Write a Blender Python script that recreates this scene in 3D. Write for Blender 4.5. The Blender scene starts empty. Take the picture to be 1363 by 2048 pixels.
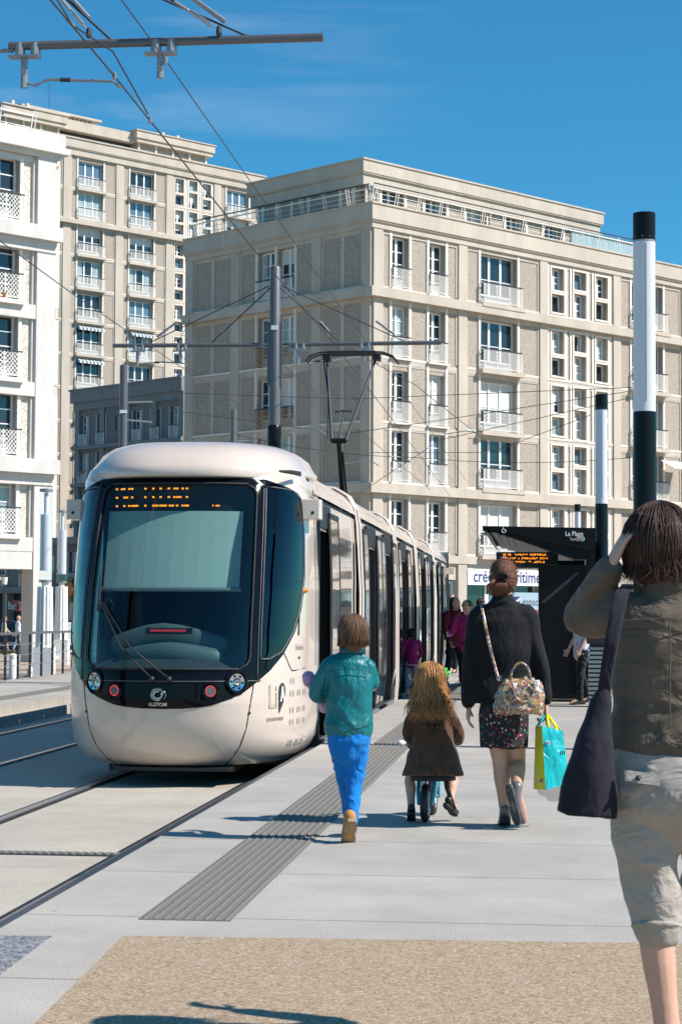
import bpy, bmesh, math, random
from mathutils import Vector as V, Matrix, noise
random.seed(7)
sc = bpy.context.scene
COL = sc.collection
R = math.radians
pi = math.pi
def lerp(a, b, t): return a+(b-a)*t
def interp(tab, x, k=1):
    if x <= tab[0][0]: return tab[0][k]
    for p, q in zip(tab, tab[1:]):
        if x <= q[0]: return lerp(p[k], q[k], (x-p[0])/(q[0]-p[0]))
    return tab[-1][k]

# ---------------------------------------------------------------- materials
def nodes(m): return m.node_tree.nodes, m.node_tree.links
def newmat(name):
    m = bpy.data.materials.new(name); m.use_nodes = True
    return m, m.node_tree.nodes['Principled BSDF']
def mat(name, c, rough=.6, metal=0, spec=.5, var=0, vs=3, vd=4, bump=0, bs=60, coat=0, c2=None, stretch=None, emit=None, es=0, bdist=.01, alpha=None, trans=0, bd=3, sheen=0):
    m, b = newmat(name); N, L = nodes(m)
    b.inputs['Base Color'].default_value = (*c, 1)
    b.inputs['Roughness'].default_value = rough
    b.inputs['Metallic'].default_value = metal
    b.inputs['Specular IOR Level'].default_value = spec
    b.inputs['Coat Weight'].default_value = coat
    b.inputs['Coat Roughness'].default_value = .05
    b.inputs['Transmission Weight'].default_value = trans
    b.inputs['Sheen Weight'].default_value = sheen
    if emit:
        b.inputs['Emission Color'].default_value = (*emit, 1); b.inputs['Emission Strength'].default_value = es
    if var or bump or c2:
        tc = N.new('ShaderNodeTexCoord'); src = tc.outputs['Object']
        if stretch:
            mp = N.new('ShaderNodeMapping'); mp.inputs['Scale'].default_value = stretch
            L.new(src, mp.inputs['Vector']); src = mp.outputs['Vector']
        if var or c2:
            n = N.new('ShaderNodeTexNoise'); n.inputs['Scale'].default_value = vs; n.inputs['Detail'].default_value = vd
            n.inputs['Roughness'].default_value = .65
            L.new(src, n.inputs['Vector'])
            cr = N.new('ShaderNodeValToRGB')
            cr.color_ramp.elements[0].position = .3; cr.color_ramp.elements[1].position = .7
            a = tuple(max(0, x*(1-var)) for x in c); d = c2 or tuple(min(1, x*(1+var)) for x in c)
            cr.color_ramp.elements[0].color = (*a, 1); cr.color_ramp.elements[1].color = (*d, 1)
            L.new(n.outputs['Fac'], cr.inputs['Fac']); L.new(cr.outputs['Color'], b.inputs['Base Color'])
        if bump:
            n2 = N.new('ShaderNodeTexNoise'); n2.inputs['Scale'].default_value = bs; n2.inputs['Detail'].default_value = bd
            L.new(src, n2.inputs['Vector'])
            bp = N.new('ShaderNodeBump'); bp.inputs['Strength'].default_value = bump; bp.inputs['Distance'].default_value = bdist
            L.new(n2.outputs['Fac'], bp.inputs['Height']); L.new(bp.outputs['Normal'], b.inputs['Normal'])
    return m
def cloth(name, c, fold=.6, fs=7, rough=.85, c2=None, sheen=.1, spec=.3, fdist=.035, stretch=(1, 1, .6), weave=.1):
    m, b = newmat(name); N, L = nodes(m)
    b.inputs['Roughness'].default_value = rough; b.inputs['Specular IOR Level'].default_value = spec
    b.inputs['Sheen Weight'].default_value = sheen
    tc = N.new('ShaderNodeTexCoord'); mp = N.new('ShaderNodeMapping'); mp.inputs['Scale'].default_value = stretch
    L.new(tc.outputs['Object'], mp.inputs['Vector'])
    n = N.new('ShaderNodeTexNoise'); n.inputs['Scale'].default_value = fs; n.inputs['Detail'].default_value = 3; n.inputs['Distortion'].default_value = 1.6
    L.new(mp.outputs['Vector'], n.inputs['Vector'])
    bp = N.new('ShaderNodeBump'); bp.inputs['Strength'].default_value = fold; bp.inputs['Distance'].default_value = fdist
    L.new(n.outputs['Fac'], bp.inputs['Height'])
    w = N.new('ShaderNodeTexNoise'); w.inputs['Scale'].default_value = 400
    L.new(tc.outputs['Object'], w.inputs['Vector'])
    b2 = N.new('ShaderNodeBump'); b2.inputs['Strength'].default_value = weave; b2.inputs['Distance'].default_value = .002
    L.new(w.outputs['Fac'], b2.inputs['Height']); L.new(bp.outputs['Normal'], b2.inputs['Normal']); L.new(b2.outputs['Normal'], b.inputs['Normal'])
    n3 = N.new('ShaderNodeTexNoise'); n3.inputs['Scale'].default_value = 12; n3.inputs['Detail'].default_value = 5
    L.new(tc.outputs['Object'], n3.inputs['Vector'])
    mx = N.new('ShaderNodeMix'); mx.data_type = 'RGBA'
    mx.inputs[6].default_value = (*[x*.88 for x in c], 1); mx.inputs[7].default_value = (*(c2 or [min(1, x*1.12) for x in c]), 1)
    L.new(n3.outputs['Fac'], mx.inputs[0]); L.new(mx.outputs[2], b.inputs['Base Color'])
    return m
def spotted(name, base, cols, scale=40, rough=.7, thr=.28, rand=1, chaos=False):
    m, b = newmat(name); N, L = nodes(m)
    b.inputs['Roughness'].default_value = rough
    tc = N.new('ShaderNodeTexCoord'); vo = N.new('ShaderNodeTexVoronoi'); vo.inputs['Scale'].default_value = scale; vo.inputs['Randomness'].default_value = rand
    src = tc.outputs['Object']
    if chaos:
        nn = N.new('ShaderNodeTexNoise'); nn.inputs['Scale'].default_value = 14; L.new(src, nn.inputs['Vector'])
        va = N.new('ShaderNodeVectorMath'); va.operation = 'MULTIPLY_ADD'; va.inputs[1].default_value = (.12, .12, .12)
        L.new(nn.outputs['Color'], va.inputs[0]); L.new(src, va.inputs[2]); src = va.outputs[0]
    L.new(src, vo.inputs['Vector'])
    cr = N.new('ShaderNodeValToRGB'); cr.color_ramp.interpolation = 'CONSTANT'
    while len(cr.color_ramp.elements) < len(cols): cr.color_ramp.elements.new(.5)
    for i, c in enumerate(cols):
        cr.color_ramp.elements[i].position = i/len(cols); cr.color_ramp.elements[i].color = (*c, 1)
    sp = N.new('ShaderNodeSeparateColor'); L.new(vo.outputs['Color'], sp.inputs[0]); L.new(sp.outputs[0], cr.inputs['Fac'])
    lt = N.new('ShaderNodeMath'); lt.operation = 'LESS_THAN'; lt.inputs[1].default_value = thr
    L.new(vo.outputs['Distance'], lt.inputs[0])
    mx = N.new('ShaderNodeMix'); mx.data_type = 'RGBA'; mx.inputs[6].default_value = (*base, 1)
    L.new(lt.outputs[0], mx.inputs[0]); L.new(cr.outputs['Color'], mx.inputs[7]); L.new(mx.outputs[2], b.inputs['Base Color'])
    return m
def emis(name, c, s):
    return mat(name, (.01, .01, .01), emit=c, es=s)
def slabs(name, c, row, wid, off=0, ox=0, oy=0, speck=.25, joint=(.12, .12, .12), mort=.005, var=.06, sscale=130, rot=0):
    m, b = newmat(name); N, L = nodes(m)
    b.inputs['Roughness'].default_value = .75; b.inputs['Specular IOR Level'].default_value = .35
    tc = N.new('ShaderNodeTexCoord'); mp = N.new('ShaderNodeMapping'); mp.inputs['Location'].default_value = (ox, oy, 0); mp.inputs['Rotation'].default_value = (0, 0, rot)
    L.new(tc.outputs['Object'], mp.inputs['Vector'])
    br = N.new('ShaderNodeTexBrick'); br.offset = off
    br.inputs['Scale'].default_value = 1; br.inputs['Brick Width'].default_value = wid; br.inputs['Row Height'].default_value = row
    br.inputs['Mortar Size'].default_value = mort; br.inputs['Mortar Smooth'].default_value = .2
    br.inputs['Color1'].default_value = (*[x*(1-var) for x in c], 1); br.inputs['Color2'].default_value = (*[x*(1+var) for x in c], 1)
    br.inputs['Mortar'].default_value = (*joint, 1)
    L.new(mp.outputs['Vector'], br.inputs['Vector'])
    n = N.new('ShaderNodeTexNoise'); n.inputs['Scale'].default_value = sscale; n.inputs['Detail'].default_value = 2
    L.new(tc.outputs['Object'], n.inputs['Vector'])
    n2 = N.new('ShaderNodeTexNoise'); n2.inputs['Scale'].default_value = 1.3; n2.inputs['Detail'].default_value = 7; n2.inputs['Roughness'].default_value = .7
    L.new(tc.outputs['Object'], n2.inputs['Vector'])
    r1 = N.new('ShaderNodeMapRange'); r1.inputs[1].default_value = .3; r1.inputs[2].default_value = .7; r1.inputs[3].default_value = 1-speck; r1.inputs[4].default_value = 1+speck
    L.new(n.outputs['Fac'], r1.inputs[0])
    r2 = N.new('ShaderNodeMapRange'); r2.inputs[1].default_value = .3; r2.inputs[2].default_value = .7; r2.inputs[3].default_value = .82; r2.inputs[4].default_value = 1.09
    L.new(n2.outputs['Fac'], r2.inputs[0])
    mu = N.new('ShaderNodeMath'); mu.operation = 'MULTIPLY'; L.new(r1.outputs[0], mu.inputs[0]); L.new(r2.outputs[0], mu.inputs[1])
    vm = N.new('ShaderNodeVectorMath'); vm.operation = 'SCALE'; L.new(br.outputs['Color'], vm.inputs[0]); L.new(mu.outputs[0], vm.inputs['Scale'])
    vo = N.new('ShaderNodeTexVoronoi'); vo.inputs['Scale'].default_value = 2.3; L.new(tc.outputs['Object'], vo.inputs['Vector'])
    sp = N.new('ShaderNodeMapRange'); sp.inputs[1].default_value = .02; sp.inputs[2].default_value = .05; sp.inputs[3].default_value = .62; sp.inputs[4].default_value = 1; L.new(vo.outputs['Distance'], sp.inputs[0])
    v2 = N.new('ShaderNodeVectorMath'); v2.operation = 'SCALE'; L.new(vm.outputs[0], v2.inputs[0]); L.new(sp.outputs[0], v2.inputs['Scale'])
    L.new(v2.outputs[0], b.inputs['Base Color'])
    bp = N.new('ShaderNodeBump'); bp.inputs['Strength'].default_value = .25; bp.inputs['Distance'].default_value = .003
    L.new(n.outputs['Fac'], bp.inputs['Height']); L.new(bp.outputs['Normal'], b.inputs['Normal'])
    return m
def gravel(name, cols, scale=95, joint=.0):
    m, b = newmat(name); N, L = nodes(m)
    b.inputs['Roughness'].default_value = .85
    tc = N.new('ShaderNodeTexCoord'); vo = N.new('ShaderNodeTexVoronoi'); vo.inputs['Scale'].default_value = scale
    L.new(tc.outputs['Object'], vo.inputs['Vector'])
    sp = N.new('ShaderNodeSeparateColor'); L.new(vo.outputs['Color'], sp.inputs[0])
    cr = N.new('ShaderNodeValToRGB')
    while len(cr.color_ramp.elements) < len(cols): cr.color_ramp.elements.new(.5)
    for i, c in enumerate(cols):
        cr.color_ramp.elements[i].position = i/(len(cols)-1); cr.color_ramp.elements[i].color = (*c, 1)
    L.new(sp.outputs[0], cr.inputs['Fac']); L.new(cr.outputs['Color'], b.inputs['Base Color'])
    bp = N.new('ShaderNodeBump'); bp.inputs['Strength'].default_value = .6; bp.inputs['Distance'].default_value = .006; bp.invert = True
    L.new(vo.outputs['Distance'], bp.inputs['Height']); L.new(bp.outputs['Normal'], b.inputs['Normal'])
    return m

M = dict(
 panel=gravel('pebbledash', [(.27, .225, .185), (.35, .297, .245), (.39, .335, .275), (.46, .40, .335)], 24),
 conc=mat('smooth_concrete', (.50, .435, .36), .85, var=.13, vs=.9, vd=9, bump=.2, bs=18, stretch=(1, 1, .3)),
 conc_l=mat('light_concrete', (.70, .64, .56), .8, var=.08, vs=1.2, vd=8),
 white=mat('white_paint', (.80, .77, .72), .55, var=.05, vs=2, vd=6),
 whiteb=mat('white_building_paint', (.59, .565, .53), .75, var=.10, vs=1.1, vd=9, bump=.15, bs=20, stretch=(1, 1, .3)),
 panelw=gravel('pale_pebbledash', [(.40, .33, .28), (.58, .51, .45), (.66, .60, .54), (.74, .69, .63)], 24),
 frame=mat('window_paint', (.76, .76, .74), .5, var=.04, vs=5),
 glass_d=mat('window_glass_dark', (.018, .025, .03), .04, spec=.9),
 glass_b=mat('window_glass_blue', (.10, .17, .23), .05, spec=1),
 glass_c=mat('window_glass_curtain', (.34, .42, .42), .12, spec=.8, var=.25, vs=1, stretch=(9, 1, .4)),
 iron=mat('dark_iron', (.03, .03, .035), .5),
 rust=mat('rusty_paint', (.42, .27, .14), .7, var=.3, vs=6),
 cream=mat('cream_paint', (.64, .53, .455), .22, spec=.5, coat=.55, var=.03, vs=1.5, vd=6, bump=.02, bs=2.2, bdist=.03),
 black_gl=mat('black_gloss', (.005, .005, .008), .06, spec=.16, coat=.0),
 dark=mat('dark_rubber', (.018, .018, .02), .7, var=.2, vs=9),
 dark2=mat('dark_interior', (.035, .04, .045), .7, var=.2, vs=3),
 grey=mat('grey_steel', (.13, .13, .14), .45, metal=.35, var=.08, vs=4, vd=6, bump=.05, bs=30),
 dgrey=mat('dark_grey_steel', (.045, .05, .058), .4, metal=.3, var=.12, vs=5),
 galv=mat('galvanised_steel', (.30, .31, .32), .45, metal=.6, var=.1, vs=14),
 wire=mat('cable', (.03, .03, .03), .6),
 chrome=mat('chrome', (.50, .50, .50), .12, metal=1),
 blacks=mat('black_steel', (.008, .008, .008), .25, spec=.2),
 black_m=mat('matt_black', (.012, .012, .014), .55),
 rail=mat('worn_rail', (.32, .31, .30), .3, metal=.8, var=.15, vs=20),
 trackc=slabs('track_concrete', (.46, .42, .35), 4.2, 200, speck=.12, mort=.006, var=.03, sscale=50, joint=(.2, .19, .17)),
 granite=slabs('granite', (.42, .388, .345), 1.53, 60, off=0, ox=29.073, oy=-8.81+1.53*6, speck=.30, mort=.007, joint=(.12, .12, .12)),
 granite2=slabs('granite_kerb', (.47, .455, .42), 3.1, 1.2, speck=.22),
 tactile=mat('tactile_grey', (.175, .165, .145), .8, var=.15, vs=60, vd=3),
 beige=gravel('exposed_aggregate', [(.20, .125, .07), (.33, .23, .135), (.38, .275, .175), (.42, .32, .22), (.55, .46, .36)], 125),
 asphalt=gravel('dark_aggregate', [(.05, .05, .06), (.14, .145, .16), (.24, .25, .27), (.4, .41, .43)], 110),
 plaza=slabs('plaza_paving', (.42, .33, .26), 3, 3, speck=.1, mort=.03, sscale=20, joint=(.3, .28, .24)),
 brownp=mat('brown_paving', (.16, .12, .105), .85, var=.2, vs=3),
 road=mat('asphalt_road', (.06, .06, .062), .85, var=.2, vs=5, vd=6),
 skin=mat('skin', (.62, .36, .26), .5, var=.08, vs=18, spec=.4, bump=.04, bs=120, bdist=.002),
 skin_d=mat('skin_tanned', (.56, .32, .215), .5, var=.08, vs=18, spec=.4),
 lipc=mat('lips', (.45, .16, .14), .45), eyew=mat('eye_white', (.8, .8, .78), .3), eyed=mat('iris', (.05, .035, .03), .2),
 orange_l=emis('led_orange', (1, .30, .015), 1.9), red_l=emis('led_red', (1, .05, .08), .8),
 tube_w=mat('frosted_tube', (.64, .64, .68), .3, spec=.4, coat=.1),
 blue_txt=mat('blue_lettering', (.02, .035, .16), .5),
 signw=mat('sign_white', (.80, .80, .80), .4),
)
def tintglass(name, tint, rough=.0, refl=1.0):
    m = bpy.data.materials.new(name); m.use_nodes = True; N, L = nodes(m)
    for n in list(N): N.remove(n)
    o = N.new('ShaderNodeOutputMaterial'); t = N.new('ShaderNodeBsdfTransparent'); t.inputs[0].default_value = (*tint, 1)
    g = N.new('ShaderNodeBsdfGlossy'); g.inputs['Roughness'].default_value = rough; g.inputs['Color'].default_value = (refl, refl, refl, 1)
    f = N.new('ShaderNodeFresnel'); ge = N.new('ShaderNodeNewGeometry'); ma = N.new('ShaderNodeMath'); ma.operation = 'MULTIPLY_ADD'; ma.inputs[1].default_value = 1/1.5-1.5; ma.inputs[2].default_value = 1.5; L.new(ge.outputs['Backfacing'], ma.inputs[0]); L.new(ma.outputs[0], f.inputs['IOR'])
    mx = N.new('ShaderNodeMixShader'); L.new(f.outputs[0], mx.inputs[0]); L.new(t.outputs[0], mx.inputs[1]); L.new(g.outputs[0], mx.inputs[2])
    L.new(mx.outputs[0], o.inputs['Surface']); return m
M['windscreen'] = tintglass('windscreen_glass', (.60, .76, .75))
M['sideglass'] = tintglass('tinted_side_glass', (.09, .13, .16))
M['tramglass'] = mat('tram_window_glass', (.025, .03, .03), .02, spec=1.0, coat=1.0, bump=.03, bs=3, bdist=.02)
M['tubeglass'] = tintglass('clear_tube', (.98, .98, .98))
M['plasticbag'] = tintglass('clear_plastic', (.8, .8, .8), .2)

# ---------------------------------------------------------------- mesh builder
class MB:
    def __init__(s): s.v = []; s.f = []; s.m = []; s.mats = []; s.cur = 0; s.T = None
    def mt(s, m):
        if m not in s.mats: s.mats.append(m)
        s.cur = s.mats.index(m); return s
    def add(s, vs, fs):
        b = len(s.v)
        if s.T is not None: vs = [s.T @ V(p) for p in vs]
        s.v += [tuple(p) for p in vs]; s.f += [tuple(b+i for i in f) for f in fs]; s.m += [s.cur]*len(fs)
    def box(s, x0, x1, y0, y1, z0, z1):
        if x0 > x1: x0, x1 = x1, x0
        if y0 > y1: y0, y1 = y1, y0
        if z0 > z1: z0, z1 = z1, z0
        s.add([(x0, y0, z0), (x1, y0, z0), (x1, y1, z0), (x0, y1, z0), (x0, y0, z1), (x1, y0, z1), (x1, y1, z1), (x0, y1, z1)],
              [(0, 3, 2, 1), (4, 5, 6, 7), (0, 1, 5, 4), (1, 2, 6, 5), (2, 3, 7, 6), (3, 0, 4, 7)])
    def bar(s, p, q, w, h=None):
        h = h or w; p = V(p); q = V(q); d = (q-p).normalized()
        a = d.cross(V((0, 0, 1)));
        if a.length < .01: a = V((1, 0, 0))
        a.normalize(); b = a.cross(d)
        vs = [o+a*i*w/2+b*j*h/2 for o in (p, q) for i, j in ((-1, -1), (1, -1), (1, 1), (-1, 1))]
        s.add(vs, [(0, 1, 2, 3), (7, 6, 5, 4), (0, 4, 5, 1), (1, 5, 6, 2), (2, 6, 7, 3), (3, 7, 4, 0)])
    def tube(s, pts, r, n=8, cap=True, side=None):
        """r scalar, or list of scalars / (rx, ry)"""
        pts = [V(p) for p in pts]; k = len(pts)
        if not isinstance(r, (list, tuple)): r = [r]*k
        vs = []; pa = None
        for i, p in enumerate(pts):
            d = (pts[min(i+1, k-1)]-pts[max(i-1, 0)])
            d = d.normalized() if d.length > 1e-9 else V((0, 0, 1))
            if side is not None: a = V(side)
            elif pa is None: a = V((1, 0, 0)) if abs(d.x) < .85 else V((0, 0, 1))
            else: a = pa
            a = a-d*a.dot(d)
            if a.length < 1e-4: a = d.orthogonal()
            a.normalize(); pa = a; b = d.cross(a)
            ra, rb = r[i] if isinstance(r[i], (list, tuple)) else (r[i], r[i])
            for j in range(n):
                t = 2*pi*j/n; vs.append(p+a*math.cos(t)*ra+b*math.sin(t)*rb)
        fs = [(i*n+j, i*n+(j+1) % n, (i+1)*n+(j+1) % n, (i+1)*n+j) for i in range(k-1) for j in range(n)]
        if cap: fs += [tuple(range(n-1, -1, -1)), tuple((k-1)*n+j for j in range(n))]
        s.add(vs, fs)
    def cyl(s, p, q, r, r2=None, n=16): s.tube([p, q], [r, r if r2 is None else r2], n)
    def limb(s, pts, rads, n=14, side=(1, 0, 0), ends=(1, 1)):
        pts = [V(p) for p in pts]; rr = [x if isinstance(x, (list, tuple)) else (x, x) for x in rads]
        # subdivide (catmull) for a soft shape
        P = []; Q = []; k = len(pts)
        for i in range(k-1):
            p0, p1, p2, p3 = pts[max(i-1, 0)], pts[i], pts[i+1], pts[min(i+2, k-1)]
            m = 4
            for j in range(m):
                t = j/m; P.append(.5*((2*p1)+(p2-p0)*t+(2*p0-5*p1+4*p2-p3)*t*t+(3*p1-p0-3*p2+p3)*t**3))
                e = t*t*(3-2*t); Q.append((lerp(rr[i][0], rr[i+1][0], e), lerp(rr[i][1], rr[i+1][1], e)))
        P.append(pts[-1]); Q.append(rr[-1])
        def capr(end, nxt, r):
            d = (end-nxt).normalized(); mm = min(r); o = []
            for a in (35, 65, 85): o.append((end+d*mm*math.sin(R(a)), (r[0]*math.cos(R(a)), r[1]*math.cos(R(a)))))
            return o
        if ends[0]:
            c = capr(P[0], P[1], Q[0])[::-1]; P = [x[0] for x in c]+P; Q = [x[1] for x in c]+Q
        if ends[1]:
            c = capr(P[-1], P[-2], Q[-1]); P = P+[x[0] for x in c]; Q = Q+[x[1] for x in c]
        s.tube(P, Q, n, True, side)
    def lathe(s, prof, n=24, o=(0, 0, 0)):
        vs = [(o[0]+r*math.cos(2*pi*j/n), o[1]+r*math.sin(2*pi*j/n), o[2]+z) for r, z in prof for j in range(n)]; k = len(prof)
        fs = [(i*n+j, i*n+(j+1) % n, (i+1)*n+(j+1) % n, (i+1)*n+j) for i in range(k-1) for j in range(n)]
        fs += [tuple(range(n-1, -1, -1)), tuple((k-1)*n+j for j in range(n))]
        s.add(vs, fs)
    def grid(s, fn, nu, nv, closed=False):
        vs = [fn(i/nu, j/nv) for i in range(nu+1) for j in range(nv+1)]
        s.add(vs, [(i*(nv+1)+j, (i+1)*(nv+1)+j, (i+1)*(nv+1)+j+1, i*(nv+1)+j+1) for i in range(nu) for j in range(nv)])
    def prism(s, poly, ax, a, b):
        """poly 2D in the plane perpendicular to axis ax, extruded from a to b"""
        n = len(poly)
        def mk(u, v, w): return {'x': (w, u, v), 'y': (u, w, v), 'z': (u, v, w)}[ax]
        vs = [mk(*p, a) for p in poly]+[mk(*p, b) for p in poly]
        s.add(vs, [tuple(range(n))[::-1], tuple(range(n, 2*n))]+[(i, (i+1) % n, n+(i+1) % n, n+i) for i in range(n)])
    def mesh(s, name, mats=None, smooth=False, fix=True, auto=None):
        me = bpy.data.meshes.new(name); me.from_pydata(s.v, [], s.f); me.update()
        for m in (s.mats or (mats if isinstance(mats, (list, tuple)) else [mats])): me.materials.append(m)
        if len(me.materials) > 1: me.polygons.foreach_set('material_index', s.m)
        if fix:
            bm = bmesh.new(); bm.from_mesh(me); bmesh.ops.recalc_face_normals(bm, faces=bm.faces); bm.to_mesh(me); bm.free()
        if smooth: me.polygons.foreach_set('use_smooth', [True]*len(me.polygons))
        if smooth and auto: me.set_sharp_from_angle(angle=R(auto))
        return me
    def build(s, name, m=None, parent=None, smooth=False, fix=True, auto=None):
        return link(name, s.mesh(name, m, smooth, fix, auto), parent)
def link(name, me, parent=None, Mx=None):
    o = bpy.data.objects.new(name, me); COL.objects.link(o)
    if parent: o.parent = parent
    if Mx is not None: o.matrix_local = Mx
    return o
def tag(o, label=None, cat=None, group=None, kind=None):
    for k, v in (('label', label), ('category', cat), ('group', group), ('kind', kind)):
        if v: o[k] = v
    return o
def empty(name, loc=(0, 0, 0), rz=0, label=None, cat=None, group=None):
    o = bpy.data.objects.new(name, None); COL.objects.link(o); o.location = loc; o.rotation_euler = (0, 0, rz); o.empty_display_size = .2
    return tag(o, label, cat, group)
def copy_tree(o, parent=None):
    c = o.copy(); COL.objects.link(c); c.parent = parent
    for ch in list(o.children): copy_tree(ch, c)
    return c
FONTM = {}
def text(name, body, size, m, parent=None, Mx=None, ext=.002, align='CENTER', wrap=None, bold=0, xs=1):
    cu = bpy.data.curves.new(name, 'FONT'); cu.body = body; cu.size = size; cu.extrude = ext; cu.align_x = align; cu.offset = bold
    cu.resolution_u = 3
    t = bpy.data.objects.new('tmp', cu); COL.objects.link(t)
    dg = bpy.context.evaluated_depsgraph_get(); dg.update()
    me = bpy.data.meshes.new_from_object(t.evaluated_get(dg)); bpy.data.objects.remove(t); bpy.data.curves.remove(cu)
    me.name = name; me.materials.clear(); me.materials.append(m)
    for v in me.vertices:
        v.co.x *= xs
        if wrap: v.co = wrap(v.co.x, v.co.y, v.co.z)
        else: v.co = V((v.co.x, -v.co.z, v.co.y))        # stands upright, faces -y
    o = link(name, me, parent)
    if Mx is not None: o.matrix_local = Mx
    return o

# ---------------------------------------------------------------- camera
CH = 1.35
F = 3982.0
PITCH = math.atan(204/F); ROLL = R(.28)
cam = bpy.data.cameras.new('camera'); camo = bpy.data.objects.new('camera', cam); COL.objects.link(camo); sc.camera = camo
cam.sensor_fit = 'VERTICAL'; cam.sensor_height = 36; cam.sensor_width = 36; cam.lens = 36*F/2048
cam.clip_end = 3000; cam.clip_start = .1
camo.location = (0, 0, CH)
CM = Matrix.Rotation(pi/2+PITCH, 4, 'X') @ Matrix.Rotation(ROLL, 4, 'Z')
camo.matrix_world = Matrix.Translation((0, 0, CH)) @ CM
cam.dof.use_dof = True; cam.dof.focus_distance = 21; cam.dof.aperture_fstop = 15
def ray(px, py):
    d = CM.to_3x3() @ V(((px-681.5)/F, -(py-1024)/F, -1)); return d
def at(px, py, Y):          # the point of the scene seen at a photo pixel, Y metres ahead
    d = ray(px, py); return V((0, 0, CH))+d*(Y/d.y)
def onz(px, py, z):
    d = ray(px, py); return V((0, 0, CH))+d*((z-CH)/d.z)

# ---------------------------------------------------------------- light
SUNAZ = V((.966, -.259, 0)).normalized(); EL = R(43)
sd = V((SUNAZ.x*math.cos(EL), SUNAZ.y*math.cos(EL), math.sin(EL)))
sun = bpy.data.lights.new('sun', 'SUN'); sun.energy = 5.0; sun.angle = R(.53); sun.color = (1, .935, .86)
so = bpy.data.objects.new('sun', sun); COL.objects.link(so); so.rotation_euler = sd.to_track_quat('Z', 'Y').to_euler(); so.location = (30, -10, 40)
w = bpy.data.worlds.new('World'); sc.world = w; w.use_nodes = True
N = w.node_tree.nodes; L = w.node_tree.links
bg = N['Background']; sky = N.new('ShaderNodeTexSky'); sky.sky_type = 'NISHITA'; sky.sun_disc = False
sky.sun_elevation = EL; sky.sun_rotation = math.atan2(SUNAZ.x, SUNAZ.y); sky.air_density = 1.0; sky.dust_density = .15; sky.ozone_density = 3.2; sky.altitude = 300
tc = N.new('ShaderNodeTexCoord'); mp = N.new('ShaderNodeMapping'); mp.inputs['Scale'].default_value = (3, 3, 26); mp.inputs['Rotation'].default_value = (0, R(9), 0)
no = N.new('ShaderNodeTexNoise'); no.inputs['Scale'].default_value = 1.6; no.inputs['Detail'].default_value = 7; no.inputs['Roughness'].default_value = .55; no.inputs['Distortion'].default_value = .6
cr = N.new('ShaderNodeValToRGB'); cr.color_ramp.elements[0].position = .52; cr.color_ramp.elements[1].position = .85
cr.color_ramp.elements[0].color = (0, 0, 0, 1); cr.color_ramp.elements[1].color = (.30, .30, .30, 1)
mx = N.new('ShaderNodeMix'); mx.data_type = 'RGBA'; mx.inputs[7].default_value = (9, 10, 11, 1)
gm = N.new('ShaderNodeVectorMath'); gm.operation = 'MULTIPLY'; gm.inputs[1].default_value = (.36, 1.16, 1.42)
L.new(tc.outputs['Generated'], mp.inputs[0]); L.new(mp.outputs[0], no.inputs[0]); L.new(no.outputs['Fac'], cr.inputs[0])
sx_ = N.new('ShaderNodeSeparateXYZ'); L.new(tc.outputs['Generated'], sx_.inputs[0]); mr_ = N.new('ShaderNodeMapRange'); mr_.inputs[1].default_value = .07; mr_.inputs[2].default_value = -.10; L.new(sx_.outputs[0], mr_.inputs[0])
mm_ = N.new('ShaderNodeMath'); mm_.operation = 'MULTIPLY'; L.new(cr.outputs[0], mm_.inputs[0]); L.new(mr_.outputs[0], mm_.inputs[1]); L.new(mm_.outputs[0], mx.inputs[0])
L.new(sky.outputs[0], gm.inputs[0]); L.new(gm.outputs[0], mx.inputs[6]); L.new(mx.outputs[2], bg.inputs['Color']); bg.inputs['Strength'].default_value = .072
sc.view_settings.view_transform = 'Standard'; sc.view_settings.look = 'None'; sc.view_settings.exposure = .40; sc.view_settings.gamma = 1
sc.cycles.max_bounces = 6; sc.cycles.transparent_max_bounces = 12; sc.cycles.caustics_reflective = False; sc.cycles.caustics_refractive = False

# ---------------------------------------------------------------- track frame: x across, y along the line, z up
AZ = math.atan(.103)
TR = Matrix.Rotation(-AZ, 4, 'Z')
def tf(lat, along, z): return TR @ V((lat, along, z))
C0 = math.cos(AZ)
EDGE = -2.334*C0            # lateral of our platform edge
TC = EDGE-1.215              # our track
E2 = EDGE-5.45              # edge of the platform opposite
TC2 = E2+1.25
ZT = -.28; ZG = -.52
def structure(mb, name, m, smooth=False):
    o = mb.build(name, m); o.rotation_euler = (0, 0, -AZ); return tag(o, kind='structure')
b = MB(); b.box(-700, 700, -60, 1400, ZG-.4, ZG); g = b.build('ground', M['plaza']); tag(g, kind='structure')
# tracks
b = MB(); b.box(E2, EDGE, -30, 130, ZG+.004, ZT); structure(b, 'track_bed', M['trackc'])
for i, tc_ in enumerate((TC, TC2)):
    for s_ in (-1, 1):
        x = tc_+s_*.7175
        b = MB(); b.mt(M['dark']); b.box(x-.085, x+.085, -30, 130, ZT-.02, ZT+.004)
        b.mt(M['rail']); b.box(x-.035, x+.035, -30, 130, ZT, ZT+.014)
        structure(b, 'rail', None)
b = MB(); b.mt(M['iron'])
b.box(TC-1.0, TC+1.0, 13.2, 13.38, ZT, ZT+.005)
b.mt(M['tactile'])
for k in range(34): b.box(TC-.98+k*.058, TC-.98+k*.058+.03, 13.22, 13.36, ZT+.005, ZT+.012)
structure(b, 'drain_channel', None)
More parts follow.
